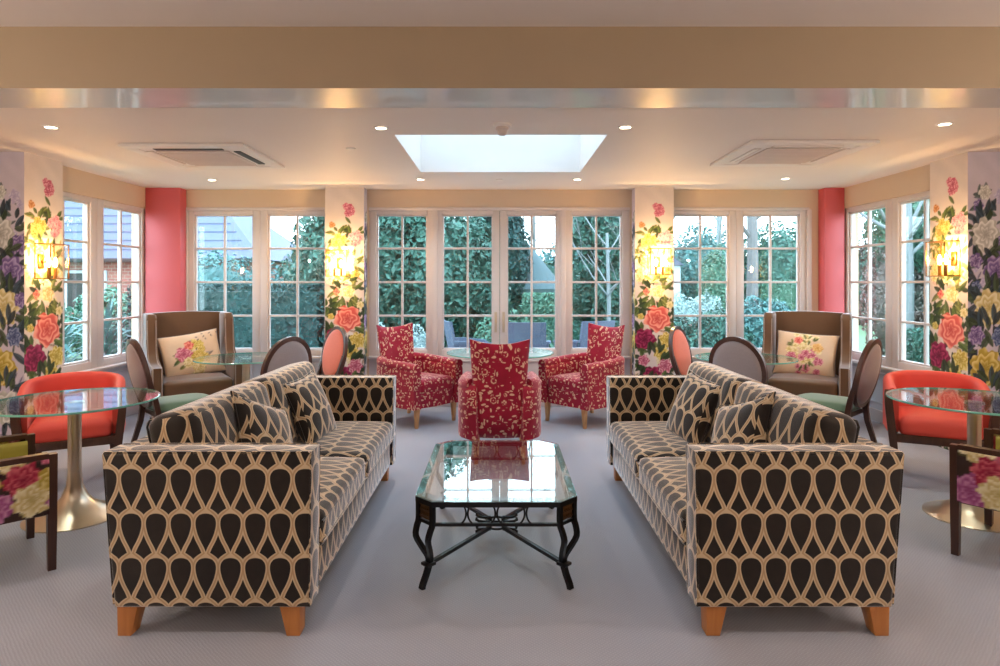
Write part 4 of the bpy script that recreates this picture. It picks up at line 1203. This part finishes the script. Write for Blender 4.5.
def leaf_mesh(name, parts, leaf, n, seed, core=True, flat=.0):
    """cloud of pointed leaves on ellipsoids ('e') or boxes ('b'): parts = (kind, centre, half sizes)"""
    rs = np.random.RandomState(seed)
    vol = np.array([p[2][0] * p[2][2] + p[2][1] * p[2][2] + p[2][0] * p[2][1] for p in parts]); vol = vol / vol.sum()
    Ps, Ns = [], []
    for (k, c, h), w in zip(parts, vol):
        m = max(20, int(n * w * 1.6)); h = np.array(h)
        d = rs.randn(m, 3); d /= np.linalg.norm(d, axis=1)[:, None]
        if k == 'b':
            p = d / np.abs(d).max(1)[:, None] * 1.0
            f = rs.rand(m, 3) * 2 - 1; ax = np.abs(p).argmax(1)
            q = f.copy(); q[np.arange(m), ax] = p[np.arange(m), ax]
            sc_ = 1 - .10 * rs.rand(m) ** 2
            P = q * sc_[:, None] * h + np.array(c); N = np.zeros((m, 3)); N[np.arange(m), ax] = np.sign(p[np.arange(m), ax])
        else:
            lump = 1 + .12 * np.sin(d[:, 0] * 7 + seed) * np.cos(d[:, 2] * 6 + d[:, 1] * 5)
            P = d * h * (lump * (1 - .38 * rs.rand(m) ** 1.6))[:, None] + np.array(c); N = d
        Ps.append(P); Ns.append(N)
    P = np.concatenate(Ps); N = np.concatenate(Ns); m = len(P)
    N = N + rs.randn(m, 3) * .55; N /= np.linalg.norm(N, axis=1)[:, None]
    a = np.cross(N, rs.randn(m, 3)); a /= np.linalg.norm(a, axis=1)[:, None]; b = np.cross(N, a)
    s = leaf * .72 * (.6 + .8 * rs.rand(m))[:, None]
    V = np.stack([P - a * s, P + b * s * .45 + N * s * .12, P + a * s, P - b * s * .45 + N * s * .12], 1).reshape(-1, 3)
    F = np.arange(m * 4).reshape(-1, 4)
    verts = V.tolist(); faces = F.tolist()
    if core:
        bm = NB()
        for k, c, h in parts:
            q = .86
            if k == 'b': box(bm, c, (h[0] * 2 * q, h[1] * 2 * q, h[2] * 2 * q))
            else: bmesh.ops.create_icosphere(bm, subdivisions=2, radius=1, matrix=Matrix.Translation(c) @ Matrix.Diagonal((h[0] * .7, h[1] * .7, h[2] * .7, 1)))
        bm.verts.index_update(); o = len(verts)
        verts += [v.co[:] for v in bm.verts]; faces += [[o + v.index for v in f.verts] for f in bm.faces]; bm.free()
    me = bpy.data.meshes.new(name); me.from_pydata(verts, [], faces); me.update()
    return me
def branches(bm, p, d, L, r, depth, rs, spread=.55):
    pts = [p]; q = p.copy(); dd = d.copy()
    for k in range(4):
        dd = (dd + Vector((rs.uniform(-1, 1), rs.uniform(-1, 1), rs.uniform(-.3, .6))) * .14).normalized()
        q = q + dd * L / 4; pts.append(q.copy())
    tube(bm, pts, r, 5 if r < .03 else 8, [r * (1 - .4 * k / 4) for k in range(5)])
    if depth == 0: return
    for k in range(rs.randint(2, 4)):
        t = rs.uniform(.35, 1); b = pts[int(t * 4)]
        nd = (dd + Vector((rs.uniform(-1, 1), rs.uniform(-1, 1), rs.uniform(-.35, .7))) * spread * 1.4).normalized()
        branches(bm, b, nd, L * rs.uniform(.55, .8), r * .5, depth - 1, rs, spread)

def shrub(name, label, cat, loc, parts, leaf, n, mat, seed, stem=None, group=None, rz=0):
    r = thing(name, label, cat, (loc[0], loc[1], GZ), rz, group)
    me = leaf_mesh('foliage', parts, leaf, n, seed); link('foliage', me, M[mat], r, 0)
    bm = NB(); low = min(p[1][2] - p[2][2] for p in parts); c = parts[0][1]
    tube(bm, [(c[0], c[1], 0), (c[0] + .02, c[1], max(.12, c[2] * .6)), (c[0], c[1] + .02, max(.2, c[2]))], stem or .04, 7); obj('trunk', bm, M['bark'], r)
    return r
def bare_tree(label, loc, h, r0, depth, seed, mat='bark', group='bare winter trees in the garden', lean=(0, 0), twigs=True):
    r = thing('bare_tree', label, 'tree', (loc[0], loc[1], GZ), 0, group)
    rs = random.Random(seed)
    bm = NB(); top = Vector((lean[0], lean[1], h * .5)); tube(bm, [(0, 0, 0), tuple(top * .5 + Vector((.03, 0, 0))), tuple(top)], r0, 10, [r0 * 1.2, r0 * .95, r0 * .75]); obj('trunk', bm, M[mat], r)
    bm = NB()
    for k in range(6):
        a = k * 1.05 + rs.random(); b = top * rs.uniform(.55, 1)
        branches(bm, b, Vector((math.cos(a) * .7, math.sin(a) * .7, rs.uniform(.4, 1))).normalized(), h * .3, r0 * .4, depth, rs)
    obj('branches', bm, M[mat], r)

E, B = 'e', 'b'
# behind the back windows, left group
shrub('clipped_hedge', 'dark clipped hedge outside the left back windows', 'hedge', (-4.0, 9.9), [(B, (0, 0, .70), (1.5, .45, .72))], .05, 9000, 'leaf_deep', 1)
shrub('ivy_bush', 'tall ivy bush behind the left back window casement near the pillar', 'bush', (-3.15, 11.2), [(E, (0, 0, 1.5), (.62, .6, .85)), (E, (.15, .1, .8), (.7, .6, .9)), (E, (.35, .1, 2.0), (.5, .5, .42))], .06, 9000, 'leaf_dark', 2)
shrub('broad_shrub', 'broad grey green shrub beyond the clipped hedge on the left', 'shrub', (-5.6, 12.6), [(E, (0, 0, 1.0), (1.2, .8, 1.1)), (E, (1.2, .2, .8), (.9, .7, 1.0))], .06, 7000, 'leaf_blue', 3)
# centre left: laurel wall
shrub('laurel_hedge', 'tall dense laurel filling the window left of the garden doors', 'hedge', (-1.55, 10.4), [(E, (-.5, 0, 1.7), (.95, .8, 1.6)), (E, (.45, .15, 1.5), (.85, .8, 1.35)), (E, (-.3, .1, 3.0), (.95, .8, 1.1)), (E, (-1.3, .3, 1.5), (.6, .7, 1.5))], .085, 17000, 'leaf_dark', 4, .08)
shrub('laurel_bush', 'laurel bush seen through the left garden door', 'bush', (-.42, 11.2), [(E, (0, 0, 1.2), (.62, .7, 1.25)), (E, (-.15, .2, 2.0), (.55, .6, .62))], .08, 7500, 'leaf_dark', 5)
shrub('pale_shrub', 'pale silvery shrub below the window left of the doors', 'shrub', (-1.55, 8.75), [(E, (-.25, 0, .42), (.5, .35, .5)), (E, (.3, .05, .4), (.45, .35, .46))], .035, 6000, 'leaf_pale', 6)
shrub('grassy_clump', 'light green grassy clump between the doors beyond the terrace', 'plant', (-.12, 9.7), [(E, (0, 0, .42), (.28, .28, .55)), (E, (.42, .3, .5), (.32, .3, .55))], .06, 2600, 'leaf_lime', 7)
shrub('dark_conifer', 'dark conifer at the top left of the right garden door', 'tree', (.10, 14.0), [(E, (0, 0, 1.9), (.6, .6, 1.3)), (E, (-.1, 0, 2.9), (.5, .5, 1.0))], .08, 6000, 'leaf_deep', 8, .07)
shrub('clipped_hedge', 'square clipped hedge block seen through the right garden door', 'hedge', (.72, 9.9), [(B, (0, 0, .62), (.33, .5, .66))], .05, 4500, 'leaf_lime', 9)
shrub('yew_hedge', 'long dark yew hedge across the back of the garden', 'hedge', (.9, 15.5), [(B, (.5, 0, .95), (1.6, .5, 1.0))], .08, 5000, 'leaf_dark', 10)
shrub('climbing_conifer', 'ivy clad tree filling the window right of the garden doors', 'tree', (1.82, 10.3), [(E, (.12, 0, 1.3), (.45, .5, 1.3)), (E, (.1, 0, 2.4), (.6, .55, .9)), (E, (-.35, .2, 2.5), (.5, .5, .7)), (E, (-.3, .5, 1.2), (.32, .3, .5)), (E, (.0, 0, 3.3), (.8, .6, .6))], .07, 12000, 'leaf_dark', 11, .07)
bare_tree('pale bare branched tree in front of the ivy clad tree', (1.62, 9.6), 4.4, .03, 3, 12, 'barkpale')
# thatched summer house
sh = thing('summer_house', 'thatched summer house beyond the right garden door', 'garden shed', (.30, 14.2, GZ))
sh.location = (.55, 14.8, GZ)
bm = NB(); n = 8
lathe(bm, [(.62, 0), (.62, 1.35), (0, 1.35)], n=8); obj('wall', bm, M['leaf_brown'], sh, 0)
bm = NB(); lathe(bm, [(.95, 1.22), (.98, 1.32), (.55, 1.85), (.2, 2.3), (0, 2.45)], n=24); obj('thatched_roof', bm, M['thatch'], sh, 40)
# right group
shrub('cone_topiary', 'rounded light green topiary outside the right back window', 'topiary', (4.55, 13.3), [(E, (0, 0, 1.15), (.42, .42, 1.05)), (E, (0, 0, .8), (.5, .5, .75))], .05, 6500, 'leaf_lime', 13)
shrub('low_hedge', 'low rounded dark hedge under the window right of the pillar', 'hedge', (2.95, 9.6), [(E, (-.45, 0, .5), (.5, .4, .5)), (E, (.35, .1, .5), (.5, .45, .55))], .05, 6500, 'leaf_dark', 14)
shrub('clipped_hedge', 'flat topped pale hedge seen at the right back window', 'hedge', (7.3, 15.5), [(B, (0, 0, .72), (.75, .5, .78))], .06, 4500, 'leaf_lime', 15)
shrub('dark_bush', 'dark bush behind the right wing chair outside the window', 'bush', (4.35, 10.6), [(E, (0, 0, .55), (.7, .5, .65)), (E, (1.0, .2, .5), (.6, .5, .6))], .06, 6500, 'leaf_blue', 16)
shrub('grey_shrub', 'loose grey shrub on the lawn beyond the low hedge', 'shrub', (3.75, 12.2), [(E, (-.3, 0, .6), (.5, .5, .6)), (E, (.3, .3, .6), (.4, .4, .65))], .05, 3500, 'leaf_pale', 27)
bare_tree('stout tree trunk outside the right back window near the corner', (4.45, 11.3), 7.5, .10, 4, 17)
bare_tree('slender bare tree right of the right floral pillar', (3.6, 14.5), 6.5, .055, 5, 18, 'barkpale')
bare_tree('spreading bare tree behind the topiary', (6.0, 17.5), 7.5, .07, 5, 19, 'barkpale')
bare_tree('bare tree behind the flat topped pale hedge', (9.4, 18.5), 8.0, .08, 5, 20, 'barkpale')
bare_tree('bare tree above the summer house', (.95, 17.5), 7.0, .05, 4, 21, 'bark')
sd = thing('white_shed', 'small white shed beyond the garden right of the pillar', 'shed', (5.2, 20.5, GZ))
bm = NB(); bx(bm, -.5, .5, -.4, .4, 0, 2.0, .01); bx(bm, -.2, .2, -.42, -.38, 0, 1.7, .01); obj('wall', bm, M['shed'], sd)
bm = NB(); prism(bm, [(-.6, 2.0), (.6, 2.0), (0, 2.45)], Matrix(((1, 0, 0, 0), (0, 0, 1, -.5), (0, 1, 0, 0), (0, 0, 0, 1))), 1.0, .01); obj('roof', bm, M['slate'], sd)
# far belt of trees closing the view
rs = random.Random(5)
belt = [(-3.2, 21, 3.2, 'leaf_dark', 'rounded far tree beyond the ivy bush'), (-1.2, 20, 3.4, 'leaf_dark', 'far tree behind the laurel bush'), (2.4, 21, 2.7, 'leaf_blue', 'blue green far tree behind the ivy clad tree'),
        (4.6, 22, 3.0, 'leaf_blue', 'blue green far tree behind the topiary'), (7.4, 23, 3.4, 'leaf_blue', 'blue green far tree right of the topiary'), (10.2, 23, 3.5, 'leaf_dark', 'far tree behind the flat topped pale hedge'), (13.6, 22, 3.4, 'leaf_dark', 'far tree at the right end of the garden')]
for i, (x, y, h, mt, lb) in enumerate(belt):
    shrub('background_tree', lb, 'tree', (x, y), [(E, (0, 0, h * .55), (1.5, 1.0, h * .5)), (E, (.9, .3, h * .4), (1.0, .9, h * .42)), (E, (-.9, .2, h * .42), (1.0, .9, h * .42))], .13, 5200, mt, 30 + i, .12, 'far belt of garden trees')
# right side windows
shrub('evergreen_shrub', 'bright evergreen tree at the top of the right side windows', 'tree', (8.3, 12.6), [(E, (0, 0, 2.7), (1.0, .9, 1.0)), (E, (.4, -.6, 2.4), (.9, .8, 1.0)), (E, (1.2, -1.4, 2.5), (1.0, .8, 1.1))], .09, 8500, 'leaf_lime', 40, .09)
shrub('twiggy_hedge', 'tall brown twiggy hedge outside the right side windows', 'hedge', (8.4, 11.8), [(E, (-.5, 1.0, 1.0), (.6, .6, 1.4)), (E, (.1, .2, .9), (.6, .6, 1.4))], .07, 4500, 'leaf_brown', 41)
shrub('blue_conifer', 'blue green conifer outside the right side windows', 'tree', (8.2, 10.2), [(E, (0, 0, 1.2), (.8, .7, 1.5)), (E, (.6, -.9, 1.1), (.8, .8, 1.4))], .07, 8500, 'leaf_blue', 42, .08)
shrub('low_hedge', 'low clipped hedge below the right side windows', 'hedge', (6.6, 8.6), [(B, (0, 0, .36), (.5, 1.1, .40))], .045, 6000, 'leaf_dark', 43)
bare_tree('bare tree outside the right side windows', (7.4, 11.6), 6, .09, 4, 44, 'barkpale')
# left side windows: house and yuccas
hs = thing('brick_house', 'red brick house with slate roof outside the left side windows', 'house', (-9.2, 15.2, GZ))
bm = NB(); bx(bm, -5.5, 3.3, 0, 5, 0, 2.05); obj('wall', bm, M['brick'], hs, 0)
bm = NB()
v = [bm.verts.new(p) for p in ((-5.9, -.35, 2.0), (3.7, -.35, 2.0), (3.7, 5.35, 2.0), (-5.9, 5.35, 2.0), (-5.9, 2.5, 4.1), (1.2, 2.5, 4.1))]
for q in ((0, 1, 5, 4), (1, 2, 5), (2, 3, 4, 5), (3, 0, 4), (3, 2, 1, 0)): bm.faces.new([v[i] for i in q])
for k in range(9):
    t = k / 9; bx(bm, -5.9, 3.5 - 2.4 * t, -.36 + 2.85 * t, -.33 + 2.85 * t, 2.0 + 2.1 * t, 2.03 + 2.1 * t)
obj('roof', bm, M['slate'], hs, 0)
bm = NB(); bx(bm, -5.9, 3.7, -.42, -.34, 1.93, 2.02, .01); obj('gutter', bm, M['black'], hs)
for x in (-3.2, -.6, 1.6):
    bm = NB(); bx(bm, x - .5, x + .5, -.03, .02, .8, 1.75, .01); w = obj('window', bm, M['shed'], hs)
    bm = NB(); bx(bm, x - .43, x - .03, -.04, -.03, .87, 1.68); bx(bm, x + .03, x + .43, -.04, -.03, .87, 1.68); obj('pane', bm, M['black'], w)
def yucca(label, loc, n, L, seed):
    r = thing('spiky_yucca', label, 'plant', (loc[0], loc[1], GZ), 0, 'yuccas outside the left side windows')
    rs = random.Random(seed); bm = NB()
    for k in range(n):
        a = rs.random() * 6.28; el = rs.uniform(.05, 1.45); l = L * rs.uniform(.7, 1.1)
        d = Vector((math.cos(a) * math.cos(el), math.sin(a) * math.cos(el), math.sin(el))); s = Vector((-math.sin(a), math.cos(a), 0)) * .028
        o = Vector((0, 0, .25 + .5 * rs.random())); m_ = o + d * l * .55 + Vector((0, 0, .03)); e = o + d * l - Vector((0, 0, .22 * l * math.cos(el)))
        q = [bm.verts.new(p) for p in (o - s * .6, o + s * .6, m_ + s, m_ - s, e)]
        bm.faces.new((q[0], q[1], q[2], q[3])); bm.faces.new((q[3], q[2], q[4]))
    obj('leaves', bm, M['leaf_blue'], r, 0)
    bm = NB(); tube(bm, [(0, 0, 0), (.01, 0, .75)], .05, 8); obj('trunk', bm, M['bark'], r)
yucca('spiky yucca nearest the left floral pier', (-5.2, 7.4), 90, .75, 1)
yucca('spiky yucca beside the left corner window', (-5.5, 8.9), 80, .7, 2)
shrub('green_bamboo', 'feathery green shrub before the brick house', 'shrub', (-7.4, 12.2), [(E, (0, 0, .6), (.8, .6, .72)), (E, (1.1, .2, .6), (.8, .6, .75)), (E, (-1.2, -.6, .55), (.9, .6, .7))], .08, 7500, 'leaf_lime', 46)
shrub('dark_bush', 'dark low bush below the left corner window', 'bush', (-6.0, 10.4), [(E, (0, 0, .4), (.7, .5, .55)), (E, (.9, .3, .4), (.6, .5, .5))], .06, 4500, 'leaf_dark', 47)
# terrace chairs
def make_terrace_chair(label):
    r = thing('wicker_chair', label, 'garden chair', (0, 0, 0), 0, 'blue grey wicker chairs on the terrace')
    W = M['wicker']
    bm = NB(); bx(bm, -.27, .27, -.27, .27, .36, .42, .015); obj('seat', bm, W, r)
    bm = NB(); slab(bm, 8, 8, lambda u, v: Vector((-.27 + .54 * u, .22 + .10 * v + .03 * math.sin(PI * u), .42 + .50 * v)), lambda u, v: Vector((-.27 + .54 * u, .255 + .10 * v + .03 * math.sin(PI * u), .42 + .50 * v))); obj('backrest', bm, W, r)
    for sg in (-1, 1):
        bm = NB(); sweep(bm, [(sg * .29, .30, .66), (sg * .30, 0, .65), (sg * .29, -.25, .62)], rect(.055, .03), up=(0, 0, 1)); bx(bm, sg * .26, sg * .29, -.25, .24, .42, .64); obj('arm', bm, W, r)
        for y in (-.25, .25):
            bm = NB(); frustum(bm, (sg * .255, y, .045, .045), (sg * .26, y * 1.04, .04, .04), .62 if y < 0 else .42, 0); obj('leg', bm, W, r)
    return r
wc = make_terrace_chair('wicker terrace chair outside the left garden door'); wc.location = (-.36, 8.55, GZ + .03); wc.rotation_euler = (0, 0, face_ang(.95, .25))
dup(wc, (.36, 8.45, GZ + .03), face_ang(.1, 1), 'wicker terrace chair outside the right garden door')
dup(wc, (1.14, 8.7, GZ + .03), face_ang(-.5, .85), 'wicker terrace chair outside the window right of the doors')

# ------------------------------------------------------------------ light of the sky, view
w = bpy.data.worlds.new('overcast_sky'); sc.world = w; w.use_nodes = True
nt = w.node_tree; nt.nodes.clear()
o = nt.nodes.new('ShaderNodeOutputWorld'); bg = nt.nodes.new('ShaderNodeBackground')
tc = nt.nodes.new('ShaderNodeTexCoord'); sp = nt.nodes.new('ShaderNodeSeparateXYZ'); rp = nt.nodes.new('ShaderNodeValToRGB')
nt.links.new(tc.outputs['Generated'], sp.inputs[0]); nt.links.new(sp.outputs['Z'], rp.inputs[0])
rp.color_ramp.elements[0].color = (.86, .93, 1, 1); rp.color_ramp.elements[1].color = (.62, .80, 1, 1)
nt.links.new(rp.outputs[0], bg.inputs[0]); bg.inputs[1].default_value = 5.6
nt.links.new(bg.outputs[0], o.inputs[0])

cam = bpy.data.cameras.new('camera'); co = bpy.data.objects.new('camera', cam); COL.objects.link(co)
co.location = (0, 0, 1.33); co.rotation_euler = (PI / 2, 0, 0)
cam.sensor_fit = 'HORIZONTAL'; cam.sensor_width = 36; cam.lens = 36 * .640
cam.shift_x = .001; cam.shift_y = -.050
cam.clip_start = .05
sc.camera = co
sc.view_settings.view_transform = 'Standard'; sc.view_settings.look = 'None'
sc.view_settings.gamma = 1; sc.view_settings.use_curve_mapping = False
sc.view_settings.exposure = .55
sc.cycles.use_denoising = True
sc.cycles.max_bounces = 10; sc.cycles.transparent_max_bounces = 16
sc.cycles.sample_clamp_indirect = 6
